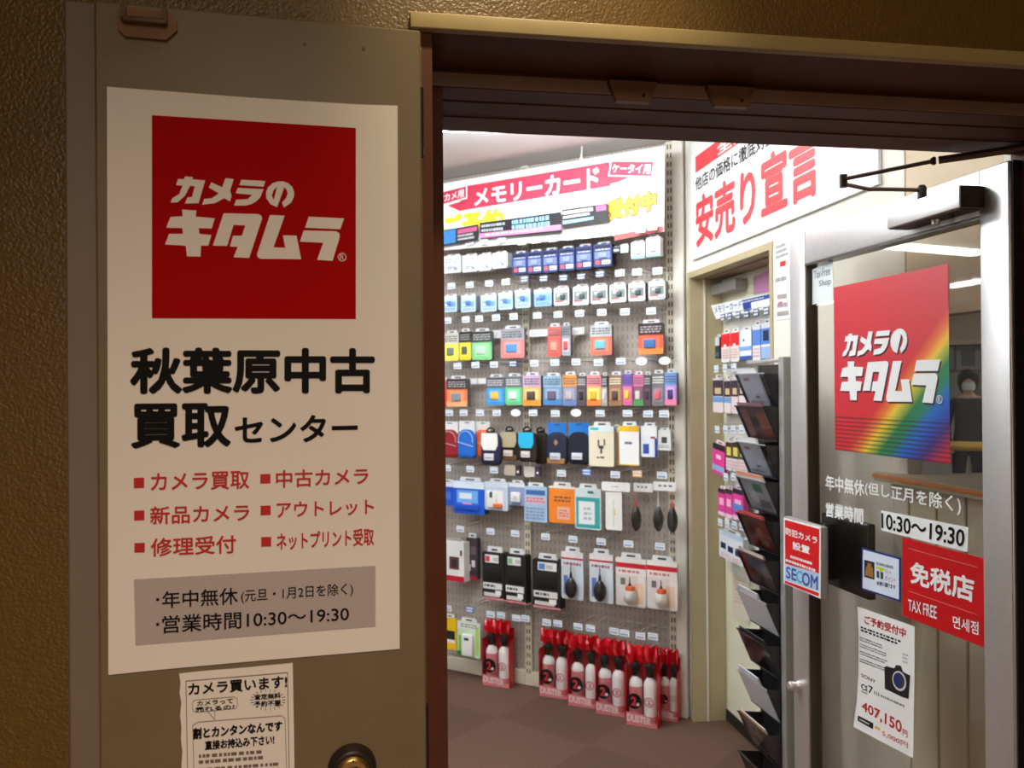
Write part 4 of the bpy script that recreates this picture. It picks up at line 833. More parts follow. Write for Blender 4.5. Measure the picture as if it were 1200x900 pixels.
pack('camera_case_box', 'dark sided box just right of the white and red one', 'box', F(150, 352, 204, 574), .042, (66, 56, 62), [(.1, .2, .4, .36, (230, 230, 230)), (.5, .3, .8, .46, (226, 226, 226)), (0, 0, 1, .08, (180, 30, 50)), (.1, .6, .9, .8, (110, 96, 100))], .028)
for i, bx in enumerate(((228, 420, 334, 672), (338, 430, 440, 690), (472, 455, 606, 716))):
    pack('lens_filter_pack', ['black lens filter pack with a red cornered white label, left of three', 'black lens filter pack with a green mark, middle of three', 'black lens filter pack with a blue mark, right of three'][i], 'lens filter', F(*bx), .12, (34, 30, 30), [(0, .0, 1, .04, (214, 130, 140)), (.0, .05, 1, .36, (30, 28, 28)), (.04, .22, .9, .35, (226, 224, 222)), (.08, .06, .8, .14, (210, 206, 204)), (.6, .1, .86, .2, (236, 234, 232))]+strokes(.1, .24, .6, .33, 1, (60, 56, 58), i)+[(.14 if i < 2 else .2, .78, .76 if i < 2 else .88, .95, (232, 232, 234)), (.16 if i < 2 else .24, .80, .36 if i < 2 else .46, .92, [(220, 60, 70), (130, 190, 130), (80, 130, 200)][i]), (.5, .82, .74, .9, (190, 192, 198))], .05, [(.12, .42, .88, .70, .004, (26, 23, 23))], group='black lens filter packs', side=(20, 18, 18))
for i, bx in enumerate(((612, 418, 718, 672), (748, 428, 862, 688))):
    t = pack('air_blower_pack', ['blister pack with a black air blower, left of the pair', 'blister pack with a black air blower, right of the pair'][i], 'air blower', F(*bx), .115, (216, 224, 234), [(0, .86, 1, 1, (230, 224, 226)), (0, .84, 1, .88, (196, 50, 60)), (.1, .1, .3, .5, (90, 130, 190))]+strokes(.1, .70, .9, .8, 1, (150, 90, 100), i), .014, group='black blower packs')
    s, z, w, h = boxpx(*F(*bx), .115); blower(t, .04*w, .05*h, w*.26, h*.62, -w*.20, (40, 40, 44))
    b = MB(); b.box(-w*.4, -.058, h*.03, w*.42, -.057, h*.68, 'clear_film'); b.build('clear_blister', t)
for i, bx in enumerate(((876, 448, 1022, 706), (1026, 462, 1174, 722))):
    t = pack('cleaning_kit_pack', ['red headed cleaning kit with a white and orange blower, left of two', 'red headed cleaning kit with a white and orange blower, right of two'][i], 'cleaning kit', F(*bx), .115, (232, 226, 222), [(0, .80, 1, .90, (200, 36, 44)), (0, .9, 1, 1, (236, 234, 232)), (.16, .44, .32, .58, (120, 112, 110)), (.62, .06, .92, .5, (236, 206, 180))]+strokes(.1, .68, .8, .77, 1, (190, 120, 120), i), .014, group='red headed cleaning kits')
    s, z, w, h = boxpx(*F(*bx), .115); blower(t, .04*w, .07*h, w*.21, h*.50, -w*.17, (34, 30, 30), mat('bulb_white', (226, 222, 218), .35))
    b = MB(); b.lathe([(w*.14, 0), (w*.15, .012), (w*.10, .02)], (.05*w, -w*.17, h*.33), mat('bulb_orange', (224, 96, 50), .4), 'z', 14); b.build('collar', t)
    b = MB(); b.box(-w*.4, -.064, h*.03, w*.42, -.063, h*.64, 'clear_film'); b.build('clear_blister', t)
# ---- row H
hooks([(45, 70), (125, 75, 'b'), (200, 92), (237, 95), (292, 105), (325, 107), (402, 121), (442, 125), (515, 136), (560, 142), (645, 153), (683, 160), (740, 170), (785, 172)], CH, 'above the red duster packs', 'price tags above the red duster packs')
G = lambda *a: q(CH, *a)
pack('cleaner_pack', 'yellow pack with a black lens picture at the left jamb', 'cleaner', G(24, 92, 76, 218), .10, (240, 196, 30), [(.2, .3, .9, .6, (40, 36, 30)), (.2, .22, .9, .32, (236, 236, 226))], .02)
t = pack('shutter_remote_pack', 'green edged blister pack with a white remote control', 'remote', G(80, 106, 162, 246), .10, (206, 226, 190), [(0, .78, 1, 1, (228, 232, 226)), (.06, .04, .2, .6, (130, 190, 90)), (.8, .1, .95, .9, (176, 206, 110)), (.0, 0, .25, .14, (60, 120, 60))]+strokes(.15, .82, .85, .95, 2, (150, 156, 150)), .012, [(.28, .06, .74, .66, .022, (238, 238, 236)), (.4, .5, .6, .58, .024, (50, 50, 54))])
DRED = mat('film_red', (196, 16, 30), .25, spec=.6); CANW = mat('can_white', (250, 246, 246), .35); CANP = mat('can_pink', (226, 130, 136), .35)
def duster(px, top, wpx, label, push=0.0, rz=R(8)):
    p = at_z(px[0], px[1], .0); p = p + V((math.sin(-YAW)*0, 0, 0))
    d0 = (p-PEG.o).dot(PEG.n) ; sc = (p-CAMP).dot(CF)/FPX
    e_ = (CAMP-p).to_2d().normalized().to_3d(); dmin = .090
    if d0 < dmin: p = p+e_*((dmin-d0)/e_.dot(PEG.n))
    ang = PEG.a+rz; w = wpx*sc/abs(math.cos(R(23.6)))*.98; h = (px[1]-top)*sc
    t = thing('air_duster_pack', label, 'air duster', V((p.x, p.y, 0)), ang, 'red air duster twin packs on the floor'); D = .066
    b = MB(); b.box(-w/2, D-.004, .001, w/2, D, h*.86, DRED); b.box(-w/2, 0, .001, -w/2+.003, D, h*.70, DRED); b.box(w/2-.003, 0, .001, w/2, D, h*.70, DRED); b.box(-w/2+.003, .004, .001, w/2-.003, D-.004, .004, DRED)
    b.face([(-w/2+.003, .001), (w/2-.003, .001), (w/2-.003, h*.05), (w*.1, h*.06), (w*.08, h*.155), (-w/2+.003, h*.17)], .0, CANP); text_into(b, 'DUSTER', [(-w*.46, h*.15), (w*.30, h*.125), (w*.30, h*.035), (-w*.46, h*.05)], -.0006, (244, 214, 214), .06)
    b.build('bag', t)
    b = MB(); rn = random.Random(int(px[0])); N = 12; up = []; lo = []
    for k in range(N+1):
        x = -w/2+w*k/N; yy = .02+.018*math.sin(k*1.9+rn.random()); up.append((x*.99, yy+.010*math.sin(k*2.7), h*(.965+.035*rn.random()))); lo.append((x, yy*.6, h*.80))
    mid = [((a[0]+c[0])/2, (a[1]+c[1])/2-.016*(k % 2), (a[2]+c[2])/2) for k, (a, c) in enumerate(zip(up, lo))]
    vs = up+mid+lo; M_ = N+1; vs2 = [(x, y+.02, z_) for x, y, z_ in vs]
    fs = [(i+M_*r, i+M_*(r+1), i+1+M_*(r+1), i+1+M_*r) for r in range(2) for i in range(N)]; K = len(vs)
    b.add(vs+vs2, fs+[tuple(reversed([x+K for x in f])) for f in fs]+[(i, i+1, i+1+K, i+K) for i in range(N)], DRED); b.build('gathered_header', t)
    for k, x in enumerate((-.235*w, .225*w)):
        r = min(w*.228, .030); b = MB(); hh = h*.60
        b.lathe([(r*.96, .004), (r, .010), (r, hh*.82), (r*.9, hh*.90), (r*.55, hh*.97), (r*.40, hh)], (x, .034, 0), CANW, 'z', 20)
        b.lathe([(r*1.004, hh*.08), (r*1.004, hh*(.80 if k == 0 else .22))], (x, .034, 0), CANP, 'z', 20)
        can = b.build('air_can', t)
        b = MB(); b.lathe([(r*.5, hh), (r*.62, hh*1.03), (r*.62, hh*1.22), (r*.4, hh*1.30)], (x, .034, 0), 'black_gloss', 'z', 14); b.box(x-r*.5, .034-r*.9, hh*1.18, x+r*.2, .034, hh*1.27, 'black_gloss', .002); b.tube([(x+r*.5, .03, hh*.95), (x+r*.45, .03, hh*1.36)], r*.12, (40, 40, 44), 6); b.build('trigger_nozzle', can)
        if k == 1:
            b = MB(); 
            for a in range(20):
                t0, t1 = 2*math.pi*a/20, 2*math.pi*(a+1)/20; o_ = [(x+math.cos(u)*r*.7, hh*.52+math.sin(u)*r*.7) for u in (t0, t1)]; i_ = [(x+math.cos(u)*r*.55, hh*.52+math.sin(u)*r*.55) for u in (t1, t0)]
                b.face(o_+i_, .034-r*1.03, (214, 110, 120))
            text_into(b, '2', [(x-r*.25, hh*.52+r*.35), (x+r*.25, hh*.52+r*.35), (x+r*.25, hh*.52-r*.35), (x-r*.25, hh*.52-r*.35)], .034-r*1.03, (214, 110, 120), .04); b.build('printed_ring', can)
    b = MB(); r = w*.235; bx, bz = -.22*w, h*.31; b.lathe([(r, 0), (r, .003)], (bx, -.001, bz), 'black_gloss', 'y', 24); text_into(b, '2', [(bx-r*.45, bz+r*.6), (bx+r*.35, bz+r*.6), (bx+r*.35, bz-r*.6), (bx-r*.45, bz-r*.6)], -.0045, (214, 40, 60), .05)
    b.disc(bx+r*.5, bz-r*.35, r*.22, -.0046, (232, 226, 226), 12); b.build('round_badge', t)
    b = MB(); b.box(-w/2+.004, -.0092, .006, w/2-.004, -.0086, h*.80, 'clear_film'); b.build('clear_front', t)
duster((581, 805), 727, 33, 'red twin pack of air dusters standing alone near the left')
duster((648.5, 818), 739, 34, 'red twin pack of air dusters, first of the row of four')
duster((683, 829), 745, 35, 'red twin pack of air dusters, second of the row of four')
duster((715, 838.5), 750.5, 34, 'red twin pack of air dusters, third of the row of four')
duster((752, 852), 757.5, 36, 'red twin pack of air dusters at the right end of the row, nearest')
duster((783, 838), 757, 21, 'red twin pack of air dusters half hidden behind the rightmost pack')

# ---- memory card sign, hanging cord and strip cards
def C(x, y): return C6(x, y)
def CQ(*p): return [C6(*k) for k in p]
PR = mat('print_crimson', (206, 56, 84), .5); YEL = mat('print_yellow', (250, 220, 50), .5); DR = mat('print_dark_red', (180, 60, 40), .5)
S = Sheet(PEG, .15, 778, 270)
tl, tr = S.L(C(-60, 282)), S.L(C(1100, 85)); br, bl = S.L(C(1096, 496)), S.L(C(-60, 594))
S.mb.prism([tl, tr, br, bl], 0, .006, mat('sign_white', (240, 238, 236), .45))
S.poly(CQ((125, 282), (835, 163), (840, 278), (115, 398)), PR); S.poly(CQ((835, 205), (940, 232), (880, 258), (838, 268)), PR); S.poly(CQ((60, 372), (128, 350), (118, 398)), PR)
S.text('メモリーカード', CQ((188, 295), (786, 182), (788, 295), (188, 375)), WHT, .04)
S.poly(CQ((842, 155), (1052, 157), (1040, 236), (828, 232)), WHT, 2); S.poly(CQ((848, 161), (1046, 163), (1035, 230), (835, 226)), PR, 3); S.text('ケータイ用', CQ((850, 172), (1036, 172), (1030, 222), (846, 216)), WHT, .03, 4)
S.poly(CQ((-30, 318), (154, 272), (154, 338), (-30, 392)), WHT, 2); S.poly(CQ((-26, 324), (148, 280), (148, 332), (-26, 384)), PR, 3); S.text('デジカメ用', CQ((-20, 332), (138, 290), (138, 330), (-20, 374)), WHT, .03, 4)
S.text('受付中', CQ((822, 345), (1066, 290), (1066, 395), (818, 455)), DR, .09, 1); S.text('受付中', CQ((828, 350), (1060, 298), (1060, 388), (824, 448)), YEL, .05, 2); S.text('ご予約', CQ((40, 416), (330, 380), (330, 498), (40, 540)), YEL, .06, 1)
S.dashes(CQ((950, 480), (1080, 455), (1080, 478), (950, 505)), (150, 196, 220), 1, 1); S.poly(CQ((860, 512), (1094, 470), (1094, 494), (860, 540)), (196, 90, 90), 1)
S.build('memory_card_sign', 'wide white sign with crimson band and white Japanese headline above the pegboard', 'sign')
b = MB(); p = at_z(682, 163, 2.618); s_, z_ = PEG.px(682, 188, .14); top = PEG.at(s_, 2.6205, .14); bt = PEG.at(s_, z_-.004, .146)
b.tube([top, bt], .003, 'wall_white', 6); b.tube([bt+V((0, 0, .03)), bt+V((0, 0, .006)), bt], [.003, .010, .014], 'wall_white', 8); tag(b.build('hanging_cord'), 'thin white cord with a clip holding the memory card sign from the ceiling', 'cord')
def strip(pts, label, body, draw):
    S = Sheet(PEG, .172, *C(*pts[3])); S.base(CQ(*pts), body, .002); draw(S); S.build('strip_card', label, 'strip card', 'strip cards along the foot of the sign')
strip(((-20, 500), (206, 462), (206, 538), (-20, 575)), 'strip card with a blue picture and pink line, leftmost below the sign', (40, 38, 44), lambda S: (S.poly(CQ((-15, 503), (98, 486), (98, 548), (-15, 568)), (60, 130, 210)), S.poly(CQ((108, 488), (200, 472), (200, 492), (108, 508)), (206, 90, 140)), S.dashes(CQ((108, 512), (200, 496), (200, 530), (108, 545)), (206, 206, 210), 2)))
strip(((214, 455), (602, 402), (606, 500), (216, 532)), 'black and pink strip card with pale blue lettering, middle below the sign', (30, 28, 34), lambda S: (S.dashes(CQ((222, 462), (360, 444), (360, 492), (222, 505)), (190, 200, 206), 2, seed=3), S.dashes(CQ((368, 440), (594, 408), (594, 466), (368, 488)), (150, 206, 236), 2, seed=4, fill=.75), S.poly(CQ((216, 506), (604, 462), (604, 488), (216, 528)), (232, 140, 190)), S.dashes(CQ((240, 508), (590, 468), (590, 480), (240, 520)), (250, 236, 244), 1, 3)))
strip(((607, 392), (826, 362), (832, 446), (610, 478)), 'black strip card with white and mint rows, right below the sign', (36, 34, 40), lambda S: (S.poly(CQ((612, 400), (756, 380), (756, 396), (612, 416)), (236, 220, 226)), S.poly(CQ((612, 424), (740, 404), (740, 416), (612, 436)), (206, 208, 210)), S.poly(CQ((612, 446), (758, 424), (758, 438), (612, 462)), (150, 214, 216)), S.poly(CQ((770, 376), (818, 368), (820, 392), (772, 400)), (220, 110, 170))))

# ================================================================== RECESS DISPLAY ON THE INNER DOOR
HD = .06
def e2(x, y): return (800+x/5, 280+y/5)
def e3(x, y): return (800+x/3.75, 420+y/3.75)
S = Sheet(DOOR2, HD, *e2(190, 470)); S.base([e2(165, 390), e2(520, 318), e2(520, 402), e2(196, 470)], WHT, .002)
S.text('メモリーカード', [e2(184, 396), e2(345, 360), e2(345, 402), e2(190, 438)], (60, 80, 150), .02); S.poly([e2(346, 360), e2(512, 322), e2(514, 346), e2(352, 384)], (30, 64, 150)); S.poly([e2(350, 384), (800+400/5, 280+372/5), e2(404, 418), e2(362, 430)], (30, 64, 150)); S.dashes([e2(352, 366), e2(508, 330), e2(510, 342), e2(352, 380)], WHT, 1, 3)
S.build('header_card', 'white header card with navy lettering above the recess display', 'header card')
b = MB(); a_, z_ = DOOR2.px(853, 372, .01); c_, z2_ = DOOR2.px(905, 660, .01); zb = DOOR2.px(850, 665, .01)[1]
b.box(a_, -.02, zb, c_+.04, -.0035, DOOR2.px(836, 372, .01)[1]+.03, mat('panel_pale', (214, 212, 204), .6)); tag(b.build('hook_panel', None, DOOR2.at(0, 0), DOOR2.a), 'pale hook panel hung on the cream inner door behind the rack', 'panel')
def dp(name, label, cat, conv, bx, body, blocks, T=.02, d=.075, **k): return pack(name, label, cat, q(conv, *bx), d, body, blocks, T, plane=DOOR2, **k)
for i, x in enumerate((235, 275, 325, 375, 430, 490)): hook((x, 462-.15*(x-235)), e2, 'black topped hook, %s from the left under the recess header card' % ORD[i], 'hooks under the recess header card', 'd', .10, DOOR2)
dp('memory_card_pack', 'narrow black pack at the far left of the recess display', 'memory card', e2, (190, 560, 216, 702), (40, 44, 46), [(0, .6, 1, 1, (200, 206, 204)), (.1, .1, .9, .3, (70, 90, 110))])
for i, bx in enumerate(((226, 530, 276, 722), (280, 522, 330, 718))): dp('memory_card_pack', ['red and white card pack, left of two in the recess', 'red and white card pack, right of two in the recess'][i], 'memory card', e2, bx, (234, 230, 228), [(0, .52, 1, .96, (226, 26, 36)), (.3, .5, .6, .6, (240, 236, 236))]+strokes(.1, .1, .9, .44, 4, (220, 170, 170), i), group='red and white packs in the recess')
dp('memory_card_pack', 'white pack with blue diagonal bands in the recess', 'memory card', e2, (334, 514, 402, 706), (232, 238, 244), [(.3, .62, .42, .7, (50, 60, 90)), (0, .30, 1, .44, (120, 170, 226)), (0, 0, 1, .12, (40, 80, 170))])
dp('memory_card_pack', 'blue pack with a white foot in the recess', 'memory card', e2, (410, 480, 456, 712), (84, 130, 206), [(0, 0, 1, .42, (232, 232, 238)), (.0, .86, 1, 1, (214, 218, 224))]+strokes(.1, .08, .9, .36, 3, (216, 170, 176), 2))
dp('memory_card_pack', 'blue and white pack at the right end of the recess top row', 'memory card', e2, (460, 470, 516, 700), (90, 140, 214), [(0, 0, 1, .34, (150, 180, 230)), (.0, .34, 1, .4, (236, 238, 242)), (0, .86, 1, 1, (210, 216, 224)), (.2, .5, .8, .8, (30, 40, 70))])
for i, bx in enumerate(((133, 70, 178, 238), (182, 74, 212, 240), (214, 70, 244, 242), (246, 62, 282, 242))):
    dp('memory_card_pack', 'violet topped card pack, %s from the left in the second recess row' % ORD[i], 'memory card', e3, bx, (226, 214, 216), [(0, .48, 1, .94, (56, 40, 60)), (.2, .54, .8, .72, (214, 190, 140)), (0, .30 if i < 2 else .1, 1, .46 if i < 2 else .2, (110, 160, 214) if i < 2 else (226, 196, 200))], group='violet topped packs in the recess')
for i, x in enumerate((148, 186, 225)): hook((x, 46-.10*(x-148)), e3, 'white hook tag, %s from the left above the violet packs' % ORD[i], 'hook tags above the violet packs', 'w', .10, DOOR2)
dp('memory_card_pack', 'black and pink pack tilted at the left of the recess', 'memory card', e3, (130, 362, 182, 508), (226, 60, 150), [(0, .8, 1, 1, (30, 24, 30)), (0, .1, 1, .28, (150, 180, 226)), (.3, .5, .7, .64, (240, 200, 226))], sl=.08)
for i, bx in enumerate(((190, 346, 216, 492), (218, 346, 246, 500), (248, 348, 282, 506))):
    dp('memory_card_pack', 'yellow and black card pack, %s of three in the recess' % ORD[i], 'memory card', e3, bx, (228, 216, 216), [(0, .42, 1, .94, (50, 44, 30)), (.15, .5, .85, .78, (226, 206, 90))]+strokes(.1, .06, .9, .36, 3, (220, 170, 180), i), group='yellow and black packs in the recess')
for i, x in enumerate((152, 188, 222, 260)): hook((x, 312), e3, 'white hook tag, %s from the left above the yellow and black packs' % ORD[i], 'hook tags above the yellow and black packs', 'w', .10, DOOR2)
for i, bx in enumerate(((156, 560, 186, 690), (188, 562, 218, 702), (220, 560, 266, 712))):
    dp('memory_card_pack', 'bright pink card pack, %s of three in the recess' % ORD[i], 'memory card', e3, bx, (222, 60, 150), [(0, .84, 1, 1, (40, 30, 44)), (.2, .4, .8, .66, (246, 190, 220)), (0, 0, 1, .14, (240, 206, 226))]+([(0, .3, 1, .52, (80, 130, 210))] if i == 2 else []), group='bright pink packs in the recess')
for i, x in enumerate((190, 222, 258)): hook((x, 520), e3, 'white hook tag, %s from the left above the pink packs' % ORD[i], 'hook tags above the pink packs', 'w', .10, DOOR2)
dp('memory_card_pack', 'white pack with three dark blue shapes lowest in the recess', 'memory card', e3, (160, 756, 266, 892), (226, 232, 240), [(0, .84, 1, 1, (190, 214, 236)), (.08, .34, .30, .56, (24, 34, 80)), (.38, .3, .6, .52, (24, 34, 80)), (.68, .28, .9, .48, (24, 34, 80))]+strokes(.1, .04, .9, .2, 2, (220, 170, 176)))
for i, x in enumerate((165, 195, 228, 262)): hook((x, 720+.2*(x-165)), e3, 'pale blue hook tag, %s from the left at the foot of the recess display' % ORD[i], 'hook tags at the foot of the recess display', 'w', .10, DOOR2)
S = Sheet(DOOR2, .004, 883, 342); S.base([(883, 324), (903, 316), (903, 341), (883, 345)], (206, 140, 186), .002); S.dashes([(885, 328), (901, 321), (901, 327), (885, 333)], (226, 180, 210), 2); S.build('pink_notice', 'pink notice sheet near the top of the inner door', 'notice')
def e4(x, y): return (840+x/3.4615, 640+y/3.4615)
S = Sheet(DOOR2, .003, *e4(66, 300)); S.base([e4(66, 92), e4(132, 112), e4(132, 318), e4(64, 286)], mat('paper_pale', (214, 206, 186), .6), .001); S.dashes([e4(76, 130), e4(126, 146), e4(126, 250), e4(74, 232)], (180, 168, 150), 7, seed=3, fill=.3); S.build('faded_notice', 'faded beige notice sheet low on the inner door beside the rack', 'notice')

# ================================================================== BROCHURE RACK
rk = thing('brochure_rack', 'tall black and silver brochure rack standing at the free edge of the glass door', 'brochure rack', RACK.at(0, 0), RACK.a)
ztop = RACK.px(918, 418)[1]; RX0, RX1 = -.032, .184
b = MB(); b.box(RX1, -.004, .012, RX1+.030, .030, ztop, 'grey_steel', .003); b.build('frame_post', rk)
b = MB(); b.box(RX0-.006, .034, .012, RX0+.012, .052, ztop-.02, 'clear_dark', .003); b.build('frame_post', rk)
b = MB(); b.box(RX0-.02, .004, ztop-.016, RX1-.0005, .016, ztop-.004, 'steel', .002); b.build('top_bar', rk)
b = MB(); b.box(RX0+.013, .036, .03, RX1-.0005, .044, ztop-.02, 'clear_dark'); b.build('back_panel', rk)
b = MB(); b.box(RX0-.04, -.08, 0, RX1+.04, .09, .0118, 'clear_dark', .003); b.build('base_plate', rk)
tops = [1.5+(z_-1.5)*1.068 for z_ in (1.535, 1.438, 1.330, 1.225, 1.113, 1.000, .879, .758, .634, .505, .385)]
looks = [('white leaflets in the clear top tray of the brochure rack', (236, 236, 238), 'clear_tray', 'leaflet'), ('pink and orange leaflets in the second rack tray', (150, 110, 116), 'smoke_tray', 'p'), ('white booklet in the third rack tray', (238, 238, 236), 'clear_tray', 'leaflet'),
         ('grey brochure with a green square in the fourth rack tray', (196, 192, 190), 'clear_tray', 'g'), ('red and brown brochure in the fifth rack tray', (170, 70, 56), 'smoke_tray', 'r'), ('brown and blue picture brochure in the sixth rack tray', (150, 130, 120), 'smoke_tray', 'b'),
         ('white brochure with dark pictures in the seventh rack tray', (214, 212, 216), 'mag_grey', 'k'), ('black brochure with a faint pink figure in the eighth rack tray', (44, 40, 44), 'smoke_tray', 'd'), ('pale grey leaflet in the ninth rack tray', (206, 206, 214), 'mag_grey', 'leaflet'), ('tan edged catalogue in the tenth rack tray', (190, 180, 168), 'smoke_tray', 'c'), ('white leaflet in the lowest rack tray', (214, 214, 214), 'smoke_tray', 'leaflet')]
for i, zt in enumerate(tops):
    hgt = .104; z0 = zt-hgt; lb, cc, tm, kd = looks[i]
    lean = .046; y0, y1 = -.006, -.006-lean; w0, w1 = RX0+.008, RX1-.006
    b = MB()
    def slant(x0, x1, za, zb, off, th, m):      # leaning plate from za to zb
        f = lambda z_: y0+(y1-y0)*(z_-z0)/hgt+off
        vs = [(x, f(z_)+t_, z_) for z_ in (za, zb) for t_ in (0, th) for x in (x0, x1)]
        return vs, [(0, 2, 3, 1), (4, 5, 7, 6), (0, 1, 5, 4), (2, 6, 7, 3), (0, 4, 6, 2), (1, 3, 7, 5)], m
    b.add(*slant(w0, w1, z0, zt, 0, .003, tm)); b.add(*slant(w0-.002, w1+.002, zt-.004, zt, -.002, .006, 'clear_dark' if tm == 'smoke_tray' else 'mag_grey'))
    b.box(w0, y0, z0-.004, w1, .035, z0, 'clear_dark')
    for x in (w0, w1-.0025):
        b.add([(x, y0, z0), (x, y1+.001, zt), (x, .035, zt-.01), (x, .035, z0), (x+.0025, y0, z0), (x+.0025, y1+.001, zt), (x+.0025, .035, zt-.01), (x+.0025, .035, z0)], [(0, 1, 2, 3), (7, 6, 5, 4), (0, 4, 5, 1), (1, 5, 6, 2), (2, 6, 7, 3), (3, 7, 4, 0)], 'clear_dark')
    b.build('tray', rk)
    if i == 10: continue
    bb = MB(); x0, x1 = w0+.012, w1-(.055 if i in (0, 2, 6, 8) else .016); zb, ze = z0+.001, zt+(.016 if kd in ('leaflet', 'g', 'k') else .010)
    inner = .0058
    bb.add(*slant(x0, x1, zb, ze, inner, .006, mat('sheet_%d' % i, cc, .45)))
    def pr(u0, v0, u1, v1, c_, off=inner-.0007):
        za, zc = zb+(ze-zb)*v0, zb+(ze-zb)*v1; f = lambda z_: y0+(y1-y0)*(z_-z0)/hgt+off
        xa, xb = x0+(x1-x0)*u0, x0+(x1-x0)*u1; bb.add([(xa, f(za), za), (xb, f(za), za), (xb, f(zc), zc), (xa, f(zc), zc)], [(0, 1, 2, 3)], c_)
    if kd == 'leaflet': pr(.2, .66, .5, .74, (200, 120, 130)); pr(.5, .2, .7, .26, (150, 150, 160)); pr(.1, .06, .8, .12, (190, 190, 196))
    if kd == 'p': pr(.02, .05, .3, .8, (206, 150, 160)); pr(.6, .1, .98, .7, (222, 130, 90)); pr(.3, .3, .6, .6, (60, 56, 60))
    if kd == 'g': pr(0, .90, 1, 1, (236, 150, 100)); pr(.45, .5, .8, .72, (50, 140, 90)); pr(.2, .2, .5, .5, (226, 226, 226)); pr(.5, .1, .9, .3, (150, 140, 140))
    if kd == 'r': pr(0, .88, 1, 1, (226, 90, 84)); pr(.2, .1, .4, .7, (120, 30, 30)); pr(.5, .1, .7, .6, (220, 150, 110)); pr(.5, .1, .8, .25, (200, 210, 230))
    if kd == 'b': pr(0, .88, 1, 1, (240, 226, 210)); pr(.2, .5, .9, .8, (120, 170, 210)); pr(.2, .2, .7, .45, (120, 80, 60))
    if kd == 'k': pr(.1, .5, .4, .8, (60, 50, 70)); pr(.4, .55, .6, .8, (110, 60, 100)); pr(.2, .1, .7, .3, (180, 180, 186))
    if kd == 'd': pr(.4, .2, .7, .6, (110, 60, 70)); pr(.3, .6, .4, .7, (150, 140, 140))
    if kd == 'c': pr(0, .9, 1, 1, (222, 176, 130)); pr(.2, .45, .6, .8, (226, 226, 226)); pr(.3, .1, .7, .4, (110, 130, 110)); pr(.3, .6, .45, .7, (60, 60, 70))
    tag(bb.build('brochure', None, RACK.at(0, 0), RACK.a), lb, 'brochure', 'brochures in the rack')
    # a dark second tray content keeps its own depth behind the first

# ================================================================== ROOM BEHIND THE COUNTER
def deep(x, y, depth): return CAMP + ray(x, y)*depth
P0, P1 = deep(1090, 436, 9.9), deep(1165, 404, 9.9)
b0_ = thing('wall_cabinet', 'grey glass fronted wall cabinet above the person in the back room', 'cabinet', V((P0.x, P0.y, P0.z)), R(-38))
w, h = (P1-P0).to_2d().length*1.05, P1.z-P0.z
b = MB(); b.box(0, 0, 0, w, .35, h, (120, 118, 114)); b.build('carcass', b0_)
for k in range(3):
    x0, x1 = w*k/3+.01, w*(k+1)/3-.01; b = MB(); b.box(x0, -.02, .02, x1, -.001, h-.02, (176, 176, 172), .004); b.rect(x0+.05, .06, x1-.05, h-.06, -.0215, (104, 108, 110)); b.build('door', b0_)
Q0, Q1 = deep(1080, 402, 9.7), deep(1170, 366, 9.7)
b = MB(); w2 = (Q1-Q0).to_2d().length*1.1; b.box(0, 0, 0, w2, .5, Q1.z-Q0.z, 'wall_beige'); b.box(-.0, -.03, -.03, w2, .0, .02, 'counter_front'); b.box(0, -.03, Q1.z-Q0.z-.02, w2, 0, Q1.z-Q0.z+.01, 'counter_front')
wall('trim_6', b, loc=Q0, rz=R(-38))
T0 = deep(1122, 548, 5.4)
tb = thing('display_table', 'white legged table with a yellow top glimpsed behind the service counter', 'table', V((T0.x, T0.y, 0)), R(-38))
zt = deep(1122, 520, 5.4).z
b = MB(); b.box(-.30, -.2, zt-.03, .30, .25, zt, mat('cloth_yellow', (206, 160, 60), .6, noise=(12, .2)), .008); b.build('tabletop', tb)
for x in (-.26, .24):
    for y in (-.17, .22): b = MB(); b.tube([(x, y, 0), (x+.04, y, zt-.03)], .016, WHITE, 8); b.build('leg', tb)
# person at the far counter: one continuous skinned body, with hair, mask and jacket as children
PP = deep(1134.5, 456, 9.0); px_, py_ = PP.x, PP.y
def skin_mesh(verts, edges, radii, name, sub=2):
    me = bpy.data.meshes.new(name); me.from_pydata(verts, edges, []); o = bpy.data.objects.new(name, me); COL.objects.link(o)
    sk = o.modifiers.new('skin', 'SKIN'); ss = o.modifiers.new('sub', 'SUBSURF'); ss.levels = sub; ss.render_levels = sub
    for v, r in zip(me.skin_vertices[0].data, radii): v.radius = (r, r) if not isinstance(r, tuple) else r
    me.skin_vertices[0].data[0].use_root = True
    dg = bpy.context.evaluated_depsgraph_get(); dg.update(); out = bpy.data.meshes.new_from_object(o.evaluated_get(dg), depsgraph=dg)
    bpy.data.objects.remove(o); return out
K = 1.60/1.70; vs = []; es = []; rs = []
def jv_(p, r, parent=None):
    vs.append(tuple(K*c for c in p)); rs.append(r if isinstance(r, tuple) else r); i = len(vs)-1
    if parent is not None: es.append((parent, i))
    return i
pel = jv_((0, 0, .92), (.15, .11)); wst = jv_((0, 0, 1.08), (.13, .095), pel); ch = jv_((0, .005, 1.28), (.155, .11), wst); nk0 = jv_((0, .005, 1.41), (.075, .07), ch); nk = jv_((0, -.005, 1.47), .05, nk0)
hd0 = jv_((0, -.02, 1.54), (.066, .075), nk); hd1 = jv_((0, -.015, 1.61), (.075, .092), hd0); hd2 = jv_((0, -.005, 1.66), (.062, .075), hd1)
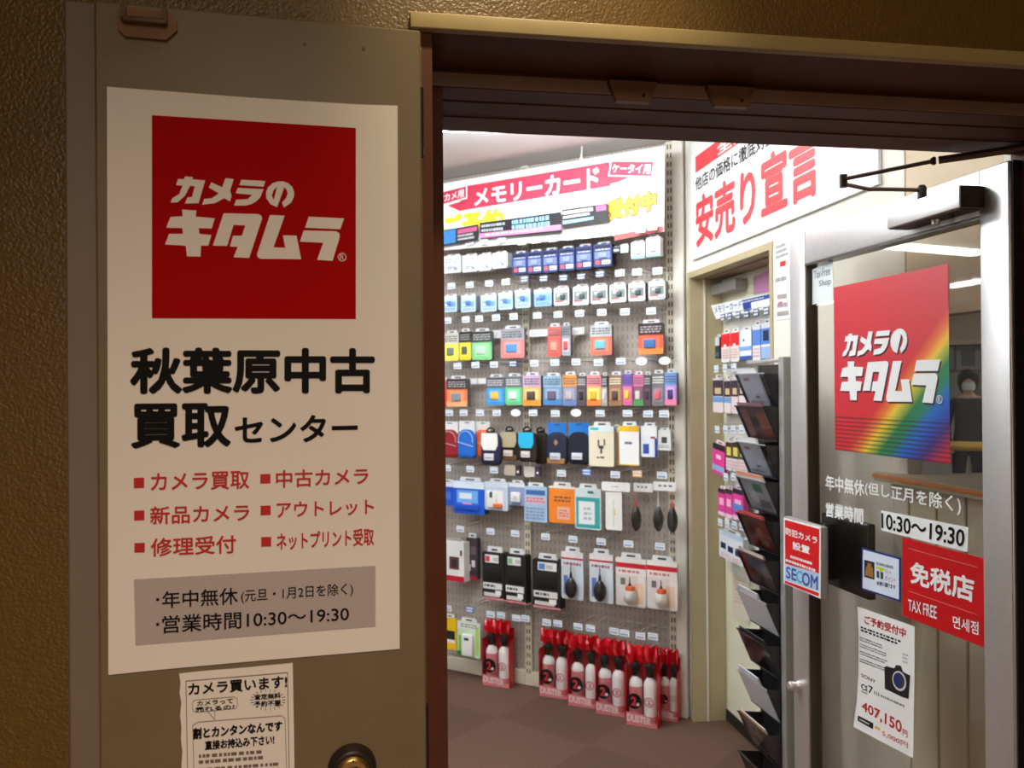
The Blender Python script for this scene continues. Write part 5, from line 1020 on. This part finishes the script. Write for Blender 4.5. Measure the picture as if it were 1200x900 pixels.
for sgn in (-1, 1):
    hp = jv_((.09*sgn, 0, .86), .09, pel); kn = jv_((.10*sgn, -.01, .48), .06, hp); an = jv_((.10*sgn, .02, .08), .04, kn); jv_((.11*sgn, -.12, .035), .035, an)
    sh_ = jv_((.17*sgn, .005, 1.36), .06, nk0); el_ = jv_((.22*sgn, .03, 1.10), .043, sh_); wr = jv_((.20*sgn, -.12, .92), .028, el_); pm = jv_((.19*sgn, -.18, .885), (.036, .016), wr)
    for f_, (dx, ln) in enumerate(((-.028, .07), (-.010, .08), (.008, .075), (.026, .06))):
        a1 = jv_((.19*sgn+dx, -.215, .868), .0088, pm); a2 = jv_((.19*sgn+dx, -.215-ln*.45, .850), .0082, a1); jv_((.19*sgn+dx, -.215-ln*.7, .826), .0075, a2)
    t1 = jv_((.19*sgn-.036*sgn, -.16, .872), .010, wr); jv_((.19*sgn-.050*sgn, -.195, .856), .0085, t1)
me = skin_mesh(vs, es, rs, 'person')
for n_ in ('skin', 'shirt', 'trousers'): me.materials.append(MATS[n_])
for p in me.polygons:
    p.use_smooth = True; z = p.center.z/K
    p.material_index = 2 if z < .94 and abs(p.center.x) < .17*K and p.center.y > -.10 else (1 if z < 1.43 and not (p.center.y < -.13 and z < .92) else 0)
person = bpy.data.objects.new('person', me); COL.objects.link(person); person.location = (px_, py_, PP.z-1.58*K-.0 if False else 0); person.rotation_euler = (0, 0, R(-34))
tag(person, 'dark haired person in a white mask and dark top standing in the back room', 'person')
b = MB()
bm = bmesh.new(); bmesh.ops.create_uvsphere(bm, u_segments=20, v_segments=12, radius=1)
for v in bm.verts:
    x, y, z = v.co; fr_ = y < -.35 and z < .30; k = .92 if fr_ else 1.0
    v.co = Vector((x*.112*k, y*(.138*(.70 if fr_ else 1))+.006, (1.64+z*(.112 if z > 0 else .19))))*K
b.from_bm(bm, 'hair', True); b.build('hair', person)
b = MB(); vs_ = []; N = 9
for j in range(4):
    for i in range(N):
        a = -1.15+2.3*i/(N-1); rx = .076-.004*abs(j-1.5); vs_.append((math.sin(a)*rx*K, (-.022-math.cos(a)*(.098-.006*abs(j-1.5)))*K, (1.515+.028*j)*K))
b.add(vs_, [(j*N+i, j*N+i+1, (j+1)*N+i+1, (j+1)*N+i) for j in range(3) for i in range(N-1)], mat('mask_white', (240, 240, 240), .7), True); b.build('face_mask', person)
b = MB()
for sgn in (-1, 1): b.lathe([(.004, 0), (.0085, .002), (.006, .005)], (.030*sgn*K, -.100*K, 1.628*K), 'hair', 'y', 10, 1.3, .7)
b.build('eyes', person)
